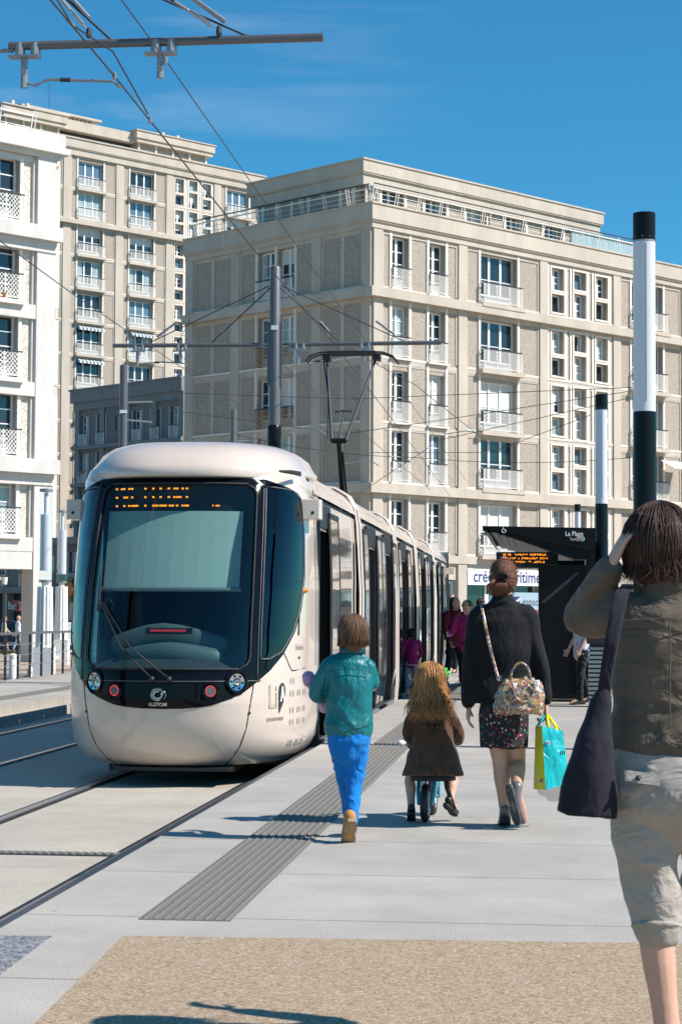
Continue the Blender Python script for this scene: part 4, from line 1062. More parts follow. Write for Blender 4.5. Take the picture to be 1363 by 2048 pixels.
b = MB(); b.mt(M['cream']); b.grid(lambda u, v: (1.2*math.sin(lerp(-pi/2, pi/2, u)), LEN+.9*math.cos(lerp(-pi/2, pi/2, u)), lerp(.2, 3.15, v)), 16, 6); b.box(1.15, 1.33, LEN-.2, LEN, 2.6, 2.75); b.build('rear_body', None, tram, True, auto=40)
# pantograph on the roof
pg = MB(); y0 = 17.4; zr = 3.23; pg.T = Matrix.Translation((-.16, 0, 0))
hz = 6.43
pg.mt(M['blacks']); pg.box(-.35, .35, y0-.9, y0+1.1, zr, zr+.09)
kn = V((.0, y0+.95, zr+1.75)); kb = V((.03, y0-.55, zr+.15))
pg.tube([(.05, y0+.5, zr+.1), (0.0, y0-.2, zr+1.5)], [.065, .045], 10); kn = V((0, y0-.2, zr+1.5))
pg.tube([(-.12, y0-.2, zr+1.5), (.14, y0-.2, zr+1.5)], .05, 10); pg.tube([(.12, y0+.6, zr+.1), (.06, y0-.1, zr+1.3)], .02, 6)
pg.mt(M['dgrey'])
tl, trr = V((-.32, y0+.75, hz-.08)), V((.60, y0+.75, hz-.06))
pg.tube([kn+V((-.12, 0, 0)), tl], [.035, .022], 8); pg.tube([kn+V((.13, 0, 0)), trr], [.035, .022], 8)
pg.tube([kn+V((-.20, 0, .05)), kn.lerp(tl, .55)+V((-.07, 0, 0)), tl+V((-.06, 0, -.05))], .014, 6)
ml, mr_ = kn.lerp(tl, .34), kn.lerp(trr, .34); pg.tube([ml, (ml+mr_)/2+V((0, 0, .02)), mr_], .018, 6); pg.tube([(ml+mr_)/2, kn+V((0, 0, .05))], .010, 6)
for dy in (0, .28):
    pg.mt(M['dark']); pg.tube([(-.70, y0+.6+dy, hz-.16), (-.62, y0+.6+dy, hz-.06), (-.45, y0+.6+dy, hz), (-.3, y0+.6+dy, hz+.01), (.55, y0+.6+dy, hz+.01), (.72, y0+.6+dy, hz), (.90, y0+.6+dy, hz-.07), (1.0, y0+.6+dy, hz-.19)], .017, 6)
    pg.box(-.3, .58, y0+.58+dy, y0+.62+dy, hz-.03, hz+.03)
for x in (-.32, .60): pg.box(x-.07, x+.07, y0+.62, y0+.92, hz-.13, hz-.04); pg.tube([(x-.05, y0+.7, hz-.14), (x+.02, y0+.7, hz-.2), (x+.07, y0+.7, hz-.12)], .008, 5)
pg.build('pantograph', None, tram)
# ---------------------------------------------------------------- overhead line
PLAT = EDGE-2.74
def line_pole(along, label, H=8.15, lat=PLAT, r=.108, arms=True):
    o = empty('catenary_pole', tuple(tf(lat, along, ZT)), -AZ, label, 'pole', 'poles carrying the tram wires')
    b = MB(); b.mt(M['grey']); b.lathe([(r*1.0, 2.9), (r, 5.0), (r*.93, H-.02), (r*.85, H)], 20)
    b.mt(M['blacks']); b.lathe([(r*1.25, 0), (r*1.25, 5.02), (r*1.2, 5.12), (r, 5.16)], 20); b.build('pole', None, o, True, auto=40)
    if not arms: return o
    ha = 6.64
    for s_ in (-1, 1):
        L_ = 3.15
        b = MB(); b.mt(M['grey']); b.tube([(s_*.30, 0, ha+.04), (s_*L_*(.99 if s_ > 0 else .98), 0, ha+.05)], .040, 10)
        b.mt(M['galv']); b.tube([(s_*.10, 0, ha), (s_*.34, 0, ha)], .02, 6)
        for x in ((.44, 1.67) if s_ > 0 else (1.8, 2.62)): b.tube([(s_*x-.04, 0, ha-.05), (s_*x-.04, 0, ha+.06)], .048, 8); b.tube([(s_*x+.10, 0, ha-.05), (s_*x+.10, 0, ha+.06)], .048, 8)
        b.mt(M['grey']); b.bar((s_*.115, -.03, 5.9), (s_*.115, -.03, 7.1), .05, .03)
        b.build('cross_arm', None, o, True, auto=40)
        b = MB(); b.mt(M['galv'])      # drop bracket and registration arm
        x = .44 if s_ > 0 else -2.62; x2 = 1.67 if s_ > 0 else -1.8
        for xx, ln in ((x, .30), (x2, .24)):
            b.tube([(xx, 0, ha-.04), (xx, 0, ha-.04-ln)], .032, 8); b.box(xx-.14, xx+.14, -.05, .05, ha-.07, ha-.05)
            b.tube([(xx, -.035, ha-.2), (xx, .04, ha-.2)], .03, 8)
        b.tube([(x+.03, 0, ha-.30), (x+.10, 0, ha-.32), (x+.22, 0, ha-.27), (x+.80, 0, ha-.30), (x+.88, 0, ha-.36)] if s_ > 0 else [(x+.03, 0, ha-.3), (x+.5, 0, ha-.27), (x+.9, 0, ha-.30), (x+.95, 0, ha-.34)], .014, 6)
        b.mt(M['wire']); b.tube([(x+.33, 0, ha-.274), (x+.42, 0, ha-.278)], .020, 8)
        b.build('bracket', None, o)
        b = MB(); b.mt(M['wire']); b.tube([(s_*.1, 0, H-.35), (s_*2.5, 0, ha+.05)], .010, 5); b.tube([(s_*.1, 0, H-.40), (s_*1.25, 0, ha+.05)], .012, 5)
        b.mt(M['galv']); b.tube([(s_*1.9, 0, ha+.47), (s_*2.25, 0, ha+.21)], .022, 6); b.tube([(s_*.85, 0, ha+.47), (s_*1.02, 0, ha+.28)], .020, 6)
        b.build('stay', None, o)
    b = MB(); b.mt(M['signw']); b.box(-.06, .06, -r-.004, -r+.02, 6.95, 7.03); b.build('number_plate', None, o)
    return o
pY = 37.2/C0
line_pole(tf(0, 0, 0).y+36.9, 'tall grey steel pole with cross arms rising just behind the front roof of the tram')
line_pole(17.15, 'nearest grey cross arm pole, its arm crossing the top left of the photo')
def lone_pole(px, py_top, Y, dia, label, ztop=None):
    p = at(px, py_top, Y); o = empty('catenary_pole', (p.x, p.y, ZG), 0, label, 'pole', 'poles carrying the tram wires')
    b = MB(); b.mt(M['grey']); H = p.z-ZG; b.lathe([(dia/2, 0), (dia/2, H-.02), (dia*.42, H)], 16); b.build('pole', None, o, True, auto=40)
    b = MB(); b.mt(M['galv']); b.tube([(0, 0, H-1.2), (.9, .2, H-1.15)], .03, 6); b.tube([(0, 0, H-1.75), (.9, .2, H-1.8)], .03, 6); b.mt(M['signw']); b.box(-.1, .12, -dia/2-.01, -dia/2+.03, H-1.55, H-1.45); b.build('stay', None, o)
lone_pole(248, 730, 63, .26, 'plain grey steel pole above the left side of the tram roof')
lone_pole(467, 819, 75, .25, 'short looking grey steel pole just left of the cross arm pole, farther away')
def wire(name, pts, label, r=.009, sag=0, extra=None, group='overhead tram wires', back=0):
    if back: p0_, p1_ = V(pts[0]), V(pts[1]); pts = [p0_+(p0_-p1_)*back]+list(pts)
    b = MB(); b.mt(M['wire'])
    for p, q in zip(pts, pts[1:]):
        n = 10 if sag else 1
        b.tube([V(p).lerp(V(q), i/n)-V((0, 0, sag*4*(i/n)*(1-i/n))) for i in range(n+1)], r, 5)
    if extra: extra(b)
    return tag(b.build(name, None), label, 'wire', group)
def lpt(px, py, lat):      # point on the line lateral = lat seen in a pixel column: solve along
    d = ray(px, py); inv = TR.inverted(); dl = inv.to_3x3() @ d; t = lat/dl.x; return V((0, 0, CH))+d*t
def clampx(b, p, q=None, n=1):
    b.mt(M['galv']); b.limb([V(p)+V((0, 0, .02)), V(p)-V((0, 0, .02))], [.018, .018], 6); b.mt(M['wire'])
c1 = at(60, -50, 14.0); c2 = at(229, 152, 17.2); c3 = at(508, 500, 27.5); c4 = at(668, 688, 36.4); c5 = at(800, 860, 52); c6 = at(905, 1000, 75)
def ex(b):
    for p in (c2, at(300, 240, 19.0), at(655, 672, 35.6)): clampx(b, p)
wire('contact_wire', [c1, c2, at(300, 241, 19.1), c3, c4, c5, c6], 'thick contact wire running from the top left down to the pantograph', .0085, 0, ex, back=4)
def ex2(b):
    b.mt(M['galv']); b.tube([at(134, 38, 16.9), at(148, 52, 17.0)], .018, 6)
wire('support_wire', [at(108, -12, 15.5), at(145, 50, 17), at(226, 103, 17.3), at(296, 228, 19.0)], 'short support wire with clamps just above the thick contact wire at top left', .008, 0, ex2, back=6)
wire('catenary_wire', [at(225, -25, 14.5), at(330, 118, 17.3), at(500, 362, 24.5), at(700, 640, 38), at(860, 860, 60), at(930, 960, 80)], 'thin carrier wire right of the contact wire, crossing the near arm', .006, 0, lambda b: clampx(b, at(331, 122, 17.3)), back=5)
def turn(p, q, label):
    b = MB(); p = V(p); q = V(q); b.mt(M['wire']); b.tube([p, p.lerp(q, .3)], .014, 6); b.mt(M['galv']); b.limb([p.lerp(q, .22), p.lerp(q, .45)], [.016, .016], 8)
    for o_ in (-.018, .018): b.tube([p.lerp(q, .5)+V((0, 0, o_)), p.lerp(q, .85)+V((0, 0, o_))], .006, 5)
    b.tube([p.lerp(q, .45), q], .006, 5); b.mt(M['wire']); b.limb([q-V((0, 0, .03)), q+V((0, 0, .02))], [.028, .022], 8)
    tag(b.build('stay_rod', None), label, 'stay rod', 'stay rods of the near cross arm')
turn(at(325, -12, 17.3), at(438, 60, 17.3), 'stay rod reaching the right half of the near cross arm'); turn(at(108, -20, 17.3), at(178, 64, 17.3), 'stay rod reaching the near cross arm beside the contact wire')
wire('contact_wire', [at(-5, 478, 30), at(160, 598, 36.5), at(378, 745, 50), at(530, 845, 70)], 'thin wire sloping down in front of the white building and the tower', .009)
wire('support_wire', [at(380, 640, 37), at(352, 692, 37), at(383, 742, 50)], 'short dropper hanging from the left cross arm', .006)
wire('span_wire', [at(248, 782, 63), at(700, 798, 66), at(1262, 775, 66)], 'span wire running level behind the pantograph at mid height', .012, 0)
wire('span_wire', [at(467, 868, 75), at(830, 915, 76), at(1262, 915, 76)], 'lowest long span wire above the tram roof', .012, .2)
wire('span_wire', [at(248, 808, 63), at(690, 868, 66), at(870, 842, 66), at(1262, 782, 66)], 'span wire dipping behind the pantograph then rising to the right', .012, 0)
wire('span_wire', [at(720, 985, 60), at(880, 880, 66), at(1262, 795, 66)], 'wire rising steadily from the tram roof to the right', .012, 0)
wire('span_wire', [at(570, 905, 60), at(980, 905, 66), at(1180, 830, 66)], 'level wire across the lower windows of the corner block', .012, 0)
wire('span_wire', [at(700, 700, 38), at(830, 770, 50), at(1000, 905, 66)], 'wire slanting right from the pantograph across the corner windows', .010, 0)
wire('span_wire', [at(520, 690, 38), at(670, 820, 50), at(860, 980, 66)], 'wire slanting down between the pole and the pantograph', .008, 0)
def reg(px, py, Y, k, label):
    b = MB(); b.mt(M['galv']); p = at(px, py, Y); b.tube([p, p+V((k*.75, 0, .12)), p+V((k*1.0, 0, .08)), p+V((k*1.2, 0, -.06))], .018, 6); tag(b.build('steady_arm', None), label, 'steady arm', 'steady arms on the far wires')
reg(575, 865, 62, 1, 'pale steady arm just above the tram roof, right of the pole'); reg(685, 928, 66, 1, 'pale steady arm right of the pantograph foot'); reg(890, 868, 70, 1, 'pale steady arm in front of the second window column')

# ---------------------------------------------------------------- lamp posts on our platform
def lamp(px, Y, label):
    r_ = .116; p = at(px, 1228, Y); o = empty('lamp_post', (p.x, p.y, 0), 0, label, 'lamp post', 'tall tube lamps along the platform')
    b = MB(); b.mt(M['blacks']); b.lathe([(r_*1.15, 0), (r_*1.15, .06), (r_, .08), (r_, 1.9), (r_*1.02, 1.91), (r_*1.02, 1.94), (r_, 1.95), (r_, 3.38), (r_*.98, 3.4)], 28); b.build('post', None, o, True, auto=35)
    b = MB(); b.mt(M['tube_w']); b.lathe([(r_*.965, 3.40), (r_*.965, 5.13)], 28); b.mt(M['galv']); b.box(-.004, .004, -r_*.99, -r_*.95, 3.5, 5.1); b.build('light_tube', None, o, True, auto=35)
    b = MB(); b.mt(M['blacks']); b.lathe([(r_*.99, 5.13), (r_*.99, 5.4), (r_*.97, 5.42)], 28); b.mt(M['galv']); b.lathe([(r_*1.0, 5.125), (r_*1.0, 5.14)], 28)
    for i in range(10): t = i*.63; b.limb([(r_*math.cos(t), r_*math.sin(t), 5.17), (r_*1.03*math.cos(t), r_*1.03*math.sin(t), 5.17)], [.006, .006], 6)
    b.build('cap', None, o, True, auto=35)
lamp(1289, 20, 'nearest and largest black lamp post with frosted white tube, at right edge')
lamp(1202, 36.6, 'middle black and white lamp post right beside the shelter roof')
lamp(1154, 73, 'farthest small lamp post, its top showing above the shelter roof')

# ---------------------------------------------------------------- shelter
sh = at(1083, 1400, 31); SX = sh.x
def px2(px, Y): return at(px, 1228, Y).x
def pz2(py, Y): return at(1000, py, Y).z
Y = 31.0
she = empty('tram_shelter', (px2(1172, Y), Y, 0), -AZ, 'black tram stop shelter with slanting roof reading La Plage, on the right platform', 'shelter')
def sx(px): return px2(px, Y)-px2(1172, Y)
def szz(py): return pz2(py, Y)
dk = M['blacks']; fin = mat('shelter_black', (.008, .008, .009), .4, spec=.15)
b = MB(); b.mt(fin)
zt, zr = szz(1051), szz(1055)
# wedge roof: thin at the track side, deep at the back
pr = [(sx(964), zt), (sx(1190), zr), (sx(1190), szz(1100)), (sx(1172), szz(1100)), (sx(975), zt-.035)]
b.prism(pr, 'y', 0, .05); 
for k in range(12): # ribs of the underside
    t0 = k/12
    b.prism([(lerp(sx(964), sx(1165), k/12)+.0, lerp(zt-.03, szz(1125), (k/12)*.85+.0)), (lerp(sx(964), sx(1165), k/12)+.13, lerp(zt-.03, szz(1125), (k/12)*.85)-.01), (lerp(sx(964), sx(1165), k/12)+.13, lerp(zt-.03, szz(1125), (k/12)*.85)-.04), (lerp(sx(964), sx(1165), k/12), lerp(zt-.03, szz(1125), (k/12)*.85)-.03)], 'y', .06, 7.5)
b.prism([(sx(964), zt), (sx(1190), zr), (sx(1185), szz(1118)), (sx(1150), szz(1118)), (sx(964), zt-.03)], 'y', .05, 7.5)
b.mt(M['galv']); b.add([(sx(964), .0, zt-.05), (sx(964)-.02, 7.6, zt-.05), (sx(964)+.12, 7.6, zt-.22), (sx(964)+.12, .1, zt-.12)], [(0, 1, 2, 3)])
rf = b.build('roof', None, she)
text('lettering', 'La Plage', .105, M['signw'], rf, Matrix.Translation((sx(1147.5), -.006, szz(1071))), bold=.0015, xs=.82)
text('lettering', 'Tram', .07, M['signw'], rf, Matrix.Translation((sx(1145), -.006, szz(1080.5))), xs=.62)
for x, c, ch in ((1155, (.35, .02, .03), 'A'), (1163.5, (.02, .22, .15), 'B')):
    b = MB(); b.mt(mat('line_'+ch.lower(), c, .4)); b.cyl((sx(x), -.003, szz(1077)), (sx(x), -.009, szz(1077)), .034, n=20); b.mt(M['signw']); b.tube([(sx(x)+.034*math.cos(t), -.008, szz(1077)+.034*math.sin(t)) for t in fr_range(0, 2*pi, 20)], .003, 4); b.build('line_badge', None, rf)
    text('lettering', ch, .055, M['signw'], rf, Matrix.Translation((sx(x), -.012, szz(1079.6))))
b = MB(); b.mt(M['signw']); wx, wz = sx(1007), szz(1058)     # wheelchair symbol
b.tube([(wx+.03*math.cos(t), -.008, wz-.02+.03*math.sin(t)) for t in fr_range(R(110), R(380), 16)], .006, 5); b.tube([(wx-.012, -.008, wz+.035), (wx-.006, -.008, wz), (wx+.02, -.008, wz), (wx+.03, -.008, wz-.035), (wx+.04, -.008, wz-.033)], .006, 5); b.limb([(wx-.014, -.008, wz+.05), (wx-.014, -.008, wz+.054)], [.009, .009], 8); b.build('wheelchair_symbol', None, rf)
# information board
b = MB(); b.mt(M['black_m']); X0, X1, Z0, Z1 = sx(990), sx(1116), szz(1127), szz(1101); b.box(X0, X1, .6, .75, Z0, Z1); b.box((X0+X1)/2-.3, (X0+X1)/2+.3, .62, .72, Z0-.05, Z0)
b.mt(M['orange_l']); rr = random.Random(4)
for r_, (wds) in enumerate(((5, 9, 10), (8, 1, 10, 5), (6, 7, 2, 7))):
    x = X0+.11; zc = Z1-.055-r_*.058
    for wn in wds:
        for i in range(wn):
            for j in range(3):
                if rr.random() < .75: b.box(x, x+.016, .595, .599, zc+j*.010, zc+j*.010+.007)
            x += .026
        x += .03
b.build('information_board', None, she)
b = MB(); b.mt(fin); b.box(sx(1116), sx(1170), .7, .76, szz(1130), szz(1118)); b.box(sx(1172), sx(1190), .1, .5, 0, szz(1098)); b.build('post', None, she)
b = MB(); b.mt(fin); b.box(sx(1078), sx(1170), .10, .14, .12, szz(1130)); b.box(sx(1076), sx(1172), .06, .18, szz(1132), szz(1129)); b.box(sx(1076), sx(1080), .06, .18, 0, szz(1130)); b.box(sx(1169), sx(1173), .06, .18, 0, szz(1130)); b.box(sx(1080), sx(1170), .08, .16, .05, .12); b.box(sx(1080), sx(1165), .1, .9, .0, .03)
b.mt(M['grey'])
for i in range(30):
    t = i/29; x = lerp(sx(1081), sx(1148), t); zz = lerp(szz(1205), szz(1146), t); b.box(x, x+.07, .095, .101, zz, zz+.006)
b.build('side_panel', None, she)
# bin of slats behind the shelter post
b = MB(); b.mt(M['galv']); o = empty('litter_bin', (px2(1198, 29.5), 29.5, 0), -AZ, 'grey slatted steel bin standing behind the near woman and the shelter post', 'bin')
for k in range(13): b.box(-.17, .17, -.17, .17, .06+k*.065, .10+k*.065)
b.build('slats', None, o); b = MB(); b.mt(M['black_m']); b.box(-.15, .15, -.15, .15, 0, .93); b.box(-.19, .19, -.19, .19, .93, 1.02); b.build('body', None, o)

# ---------------------------------------------------------------- left side: fence, pillars, bollard, cars
fl = E2-2.9
fo = empty('platform_fence', tuple(tf(fl, 36, 0)), -AZ, 'low fence of dark posts and thin grey rails along the far platform', 'fence')
yy = [0, 1.35, 2.75, 3.2+.95, 5.1, 6.05, 7.4, 8.8]
for k in range(-3, 9):
    y_ = k*1.38 if k < 3 else 2.76+(k-2)*.95
    b = MB(); b.mt(M['iron']); b.box(-.02, .02, y_-.028, y_+.028, 0, .9)
    b.mt(M['galv']); 
    for z_ in (.1, .35, .6): b.limb([(.03, y_, z_), (.035, y_, z_)], [.012, .012], 6)
    b.build('fence_post', None, fo)
b = MB(); b.mt(M['galv'])
for z_ in (.28, .49, .70): b.bar((0.04, -4.2, z_), (.04, 8.6, z_), .012)
b.mt(M['grey']); b.box(-.05, .05, -4.2, 8.6, .90, .95); b.build('rail', None, fo)
def pillar(px, Y, top, label):
    p = at(px, 1228, Y); o = empty('lamp_pillar', (p.x, p.y, ZG), 0, label, 'lamp pillar', 'white fluted lamp pillars on the square'); H = at(px, top, Y).z-ZG
    b = MB(); b.mt(M['white']); b.box(-.28, .28, -.28, .28, 0, .9)
    for k in range(12): t = k*pi/6; b.limb([(.2*math.cos(t), .2*math.sin(t), .9), (.17*math.cos(t), .17*math.sin(t), H-2.75)], [.055, .048], 8, ends=(0, 0))
    b.lathe([(.17, .9), (.14, H-2.75)], 12); b.lathe([(.10, H-2.75), (.10, H-2.6)], 12); b.build('fluted_column', None, o, True, auto=40)
    b = MB(); b.mt(M['tube_w']); b.lathe([(.155, H-2.3), (.155, H-.72)], 20); b.lathe([(.06, H-.72), (.06, H-.1)], 12); b.build('light_tube', None, o, True, auto=40)
    b = MB(); b.mt(M['tubeglass']); b.grid(lambda u, v: (.18*math.cos(2*pi*u), .18*math.sin(2*pi*u), lerp(H-2.6, H-.05, v)), 24, 1); b.build('glass_cylinder', None, o, True)
    b = MB(); b.mt(M['galv']); b.lathe([(.19, H-.08), (.19, H)], 20); b.lathe([(.18, H-2.63), (.18, H-2.56)], 20)
    b.tube([(-.05, 0, H), (-.12, 0, H+.16)], .008, 5); b.tube([(.02, 0, H), (.1, 0, H+.14)], .008, 5); b.build('cap', None, o, True, auto=40)
    return o
pillar(90, 56, 978, 'nearer and larger white fluted lamp pillar with glass cylinder, left of the tram')
pillar(123, 72, 1021, 'farther and smaller white fluted lamp pillar right beside the tram')
p = onz(26, 1363, ZG); o = empty('bollard', (p.x, p.y, ZG), 0, 'short white round bollard between fence posts at the left edge', 'bollard')
b = MB(); b.mt(M['white']); b.lathe([(.11, 0), (.11, .58), (.09, .63), (.11, .64), (.11, .70), (.06, .75), (.001, .76)], 18); b.build('post', None, o, True, auto=40)
p = onz(60, 1355, ZG); b = MB(); b.mt(M['white']); q = onz(146, 1315, ZG); b.tube([p+V((0, 0, .15)), (p+q)/2+V((0, 0, .25)), q+V((0, 0, .3))], .05, 8); b.limb([p, p+V((0, 0, .22))], [.07, .09]); tag(b.build('ground_barrier', None, None, True), 'white low tube barrier lying along the ground beside the lamp pillars', 'barrier')
# paving bands, grass and road beyond the fence
def band(name, y0, y1, x0, x1, m, h=.006):
    b = MB(); b.box(x0, x1, y0, y1, ZG-.1, ZG+h); return tag(b.build(name, m), kind='structure')
band('brown_paving', 44, 61, -30, -6, M['brownp']); band('brown_paving', 64.5, 66, -30, -6, M['brownp'])
band('road', 96, 135, -80, 0, M['road'])
grm = mat('grass', (.06, .10, .02), .9, var=.4, vs=6)
b = MB(); rg = random.Random(9)
for i in range(7000):
    x, y_ = rg.uniform(-22, -9), rg.uniform(89.5, 91.5); h = rg.uniform(.05, .16); dx = rg.uniform(-.06, .06)
    b.add([(x-.03, y_, ZG), (x+.03, y_, ZG), (x+dx, y_+rg.uniform(-.05, .05), ZG+h)], [(0, 1, 2)])
tag(b.build('grass', grm, fix=False), kind='stuff')
b = MB(); q0 = tf(fl, 42, 0)
for i in range(900):
    c = V((px2(rg.choice((78, 72, 86, 100)), 55)+rg.gauss(0, .25), 54+rg.gauss(0, .5), ZG)); h = rg.uniform(.03, .13)
    b.add([c+V((-.02, 0, 0)), c+V((.02, 0, 0)), c+V((rg.uniform(-.05, .05), 0, h))], [(0, 1, 2)])
tag(b.build('weeds', grm, fix=False), kind='stuff')
def car(px, Y, rz, col, label, L_=4.3, hatch=False):
    p = at(px, 1228, Y); o = empty('parked_car', (p.x, p.y, ZG), rz, label, 'car', 'cars parked beyond the square')
    hw = .86
    prof = [(-L_/2, .35), (-L_/2-.02, .62), (-L_/2+.1, .86), (-L_/2+.55, .94), (-L_/2+.85, 1.22), (-L_/2+1.25, 1.42), (-.1, 1.46), (.45, 1.38), (1.15, .98), (1.9, .86), (L_/2, .66), (L_/2+.02, .35)]
    b = MB(); b.mt(col); n = len(prof)
    # body section with tumblehome
    vs = []
    for s_ in (-1, 1):
        for x, z_ in prof: vs.append((x, s_*(hw if z_ < .95 else hw-.28*(z_-.9)/.55), z_))
    fs = [(i, i+1, n+i+1, n+i) for i in range(n-1)]+[(0, n, 2*n-1, n-1), tuple(range(n))[::-1], tuple(range(n, 2*n))]
    b.add(vs, fs); bo = b.build('body', None, o, True, auto=35)
    bo.modifiers.new('bevel', 'BEVEL').width = .05
    b = MB(); b.mt(M['glass_d'])
    for s_ in (-1, 1):
        y_ = s_*(hw-.06)
        b.add([(-1.2, s_*(hw-.02+.004), .97), (1.0, s_*(hw-.02+.004), .97), (.42, s_*(hw-.22), 1.33), (-.9, s_*(hw-.235), 1.36)], [(0, 1, 2, 3)])
    b.add([(1.12, -.7, 1.01), (1.12, .7, 1.01), (.5, .58, 1.37), (.5, -.58, 1.37)], [(0, 1, 2, 3)]); b.add([(-L_/2+.58, -.68, .98), (-L_/2+.58, .68, .98), (-L_/2+1.12, .56, 1.38), (-L_/2+1.12, -.56, 1.38)], [(0, 1, 2, 3)])
    b.build('windows', None, o)
    for x in (-1.3, 1.35):
        for s_ in (-1, 1):
            b = MB(); b.mt(M['dark']); b.cyl((x, s_*.66, .31), (x, s_*.88, .31), .31, n=20); wl_ = b.build('wheel', None, o)
            b = MB(); b.mt(M['galv']); b.cyl((x, s_*.87, .31), (x, s_*.89, .31), .2, n=14); b.build('rim', None, wl_)
    for s_ in (-1, 1):
        b = MB(); b.mt(mat('tail_red', (.5, .01, .01), .2) if 'tail_red' not in bpy.data.materials else bpy.data.materials['tail_red']); b.limb([(-L_/2-.0, s_*.62, .78), (-L_/2+.02, s_*.8, .8)], [.07, .07], 8); b.build('tail_light', None, o, True)
        b = MB(); b.mt(M['chrome']); b.limb([(L_/2-.02, s_*.6, .68), (L_/2-.12, s_*.8, .72)], [.06, .06], 8); b.build('headlight', None, o, True)
cb = mat('car_blue', (.02, .035, .07), .15, coat=1); csil = mat('car_silver', (.16, .18, .20), .25, metal=.5, coat=1); cw = mat('car_white', (.75, .76, .78), .2, coat=1)
car(18, 104, R(4), cb, 'dark blue parked car behind the two walkers at left'); car(15, 112, R(0), csil, 'grey parked car roof showing above the dark blue car', 4.8)
car(178, 93, R(2), cw, 'white parked car with red tail light showing beside the tram'); car(160, 110, R(0), cb, 'dark parked car in shade behind the white car')
# no entry style road sign seen from the side
p = at(52, 1228, 92); o = empty('road_sign', (p.x, p.y, ZG), R(35), 'small dark road sign on a pole under the arcade', 'road sign')
b = MB(); b.mt(M['grey']); b.cyl((0, 0, 0), (0, 0, 2.6), .035, n=8); b.build('pole', None, o)
b = MB(); b.mt(mat('sign_dark_red', (.2, .02, .03), .5)); b.add([(-.38, 0, 1.95), (.38, 0, 1.95), (0, 0, 2.7), (-.38, .03, 1.95), (.38, .03, 1.95), (0, .03, 2.7)], [(0, 1, 2), (5, 4, 3), (0, 3, 4, 1), (1, 4, 5, 2), (2, 5, 3, 0)]); b.build('plate', None, o)
p = at(9, 1228, 88); o = empty('street_lamp', (p.x, p.y, ZG), 0, 'thin dark street lamp with pale head at the left edge under the arcade', 'street lamp')
b = MB(); b.mt(M['iron']); b.cyl((0, 0, 0), (0, 0, 3.4), .05, n=8); b.build('pole', None, o)
b = MB(); b.mt(M['white']); b.box(-.45, .05, -.1, .1, 3.3, 3.42); b.lathe([(.10, 3.1), (.14, 3.42)], 12); b.build('lamp_head', None, o)
# ---------------------------------------------------------------- people
def remesh(mb, name, m, parent, voxel=.008, sm=3, disp=0, dsc=(7, 7, 5), seed=0, ridged=True, it=None):
    me = mb.mesh('tmp', M['skin'], fix=True); t = bpy.data.objects.new('tmp', me); COL.objects.link(t)
    r_ = t.modifiers.new('r', 'REMESH'); r_.mode = 'VOXEL'; r_.voxel_size = voxel
    s_ = t.modifiers.new('s', 'SMOOTH'); s_.iterations = sm; s_.factor = .5
    dg = bpy.context.evaluated_depsgraph_get(); dg.update(); ev = t.evaluated_get(dg)
    out = bpy.data.meshes.new_from_object(ev); bpy.data.objects.remove(t)
    out.name = name; out.materials.clear()
    for q in (m if isinstance(m, (list, tuple)) else [m]): out.materials.append(q)
    if disp:
        nn = [v.normal.copy() for v in out.vertices]
        for v, n_ in zip(out.vertices, nn):
            p = V((v.co.x*dsc[0]+seed, v.co.y*dsc[1], v.co.z*dsc[2])); wv = noise.noise_vector(p*.6)*1.1
            a = noise.noise(p+wv); b_ = noise.noise(p*2.3+wv+V((9, 3, 1)))
            if ridged: a = .55-abs(a)*2.2; b_ = .4-abs(b_)*1.6
            v.co += n_*disp*(a+.45*b_)
    out.polygons.foreach_set('use_smooth', [True]*len(out.polygons)); out.update()
    return link(name, out, parent)
def hand(b, w_, d, n_, k=1, curl=.5, thumb=1, spread=1):
    """w wrist, d direction of the fingers, n palm facing, thumb: side sign"""
    d = V(d).normalized(); n_ = V(n_); n_ = (n_-d*n_.dot(d)).normalized(); s_ = d.cross(n_)*thumb
    w_ = V(w_)
    b.limb([w_-d*.01*k, w_+d*.04*k, w_+d*.085*k], [(.026*k, .019*k), (.038*k, .016*k), (.040*k, .013*k)], 12, side=s_)
    for i, (ln, r_) in enumerate(((.072, .0088), (.080, .0090), (.074, .0086), (.058, .0078))):
        p = w_+d*(.083-.003*i)*k+s_*(.030-.020*i)*k; a = 0; pts = [p]; dd = (d+s_*(.10-.07*i)*spread).normalized()
        for j, f in enumerate((.45, .32, .25)):
            a += curl*(.5 if j == 0 else .9); q = dd*math.cos(a)+n_*math.sin(a); pts.append(pts[-1]+q*ln*f*k)
        b.limb(pts, [r_*k, r_*k*.96, r_*k*.88, r_*k*.75], 8)
    t0 = w_+d*.028*k+s_*.028*k; t1 = t0+(d*.55+s_*.65+n_*.35).normalized()*.042*k; t2 = t1+(d*.85+s_*.15+n_*.5).normalized()*.032*k
    b.limb([w_+d*.015*k+s_*.012*k, t0, t1, t2], [.014*k, .0125*k, .0105*k, .0085*k], 8)
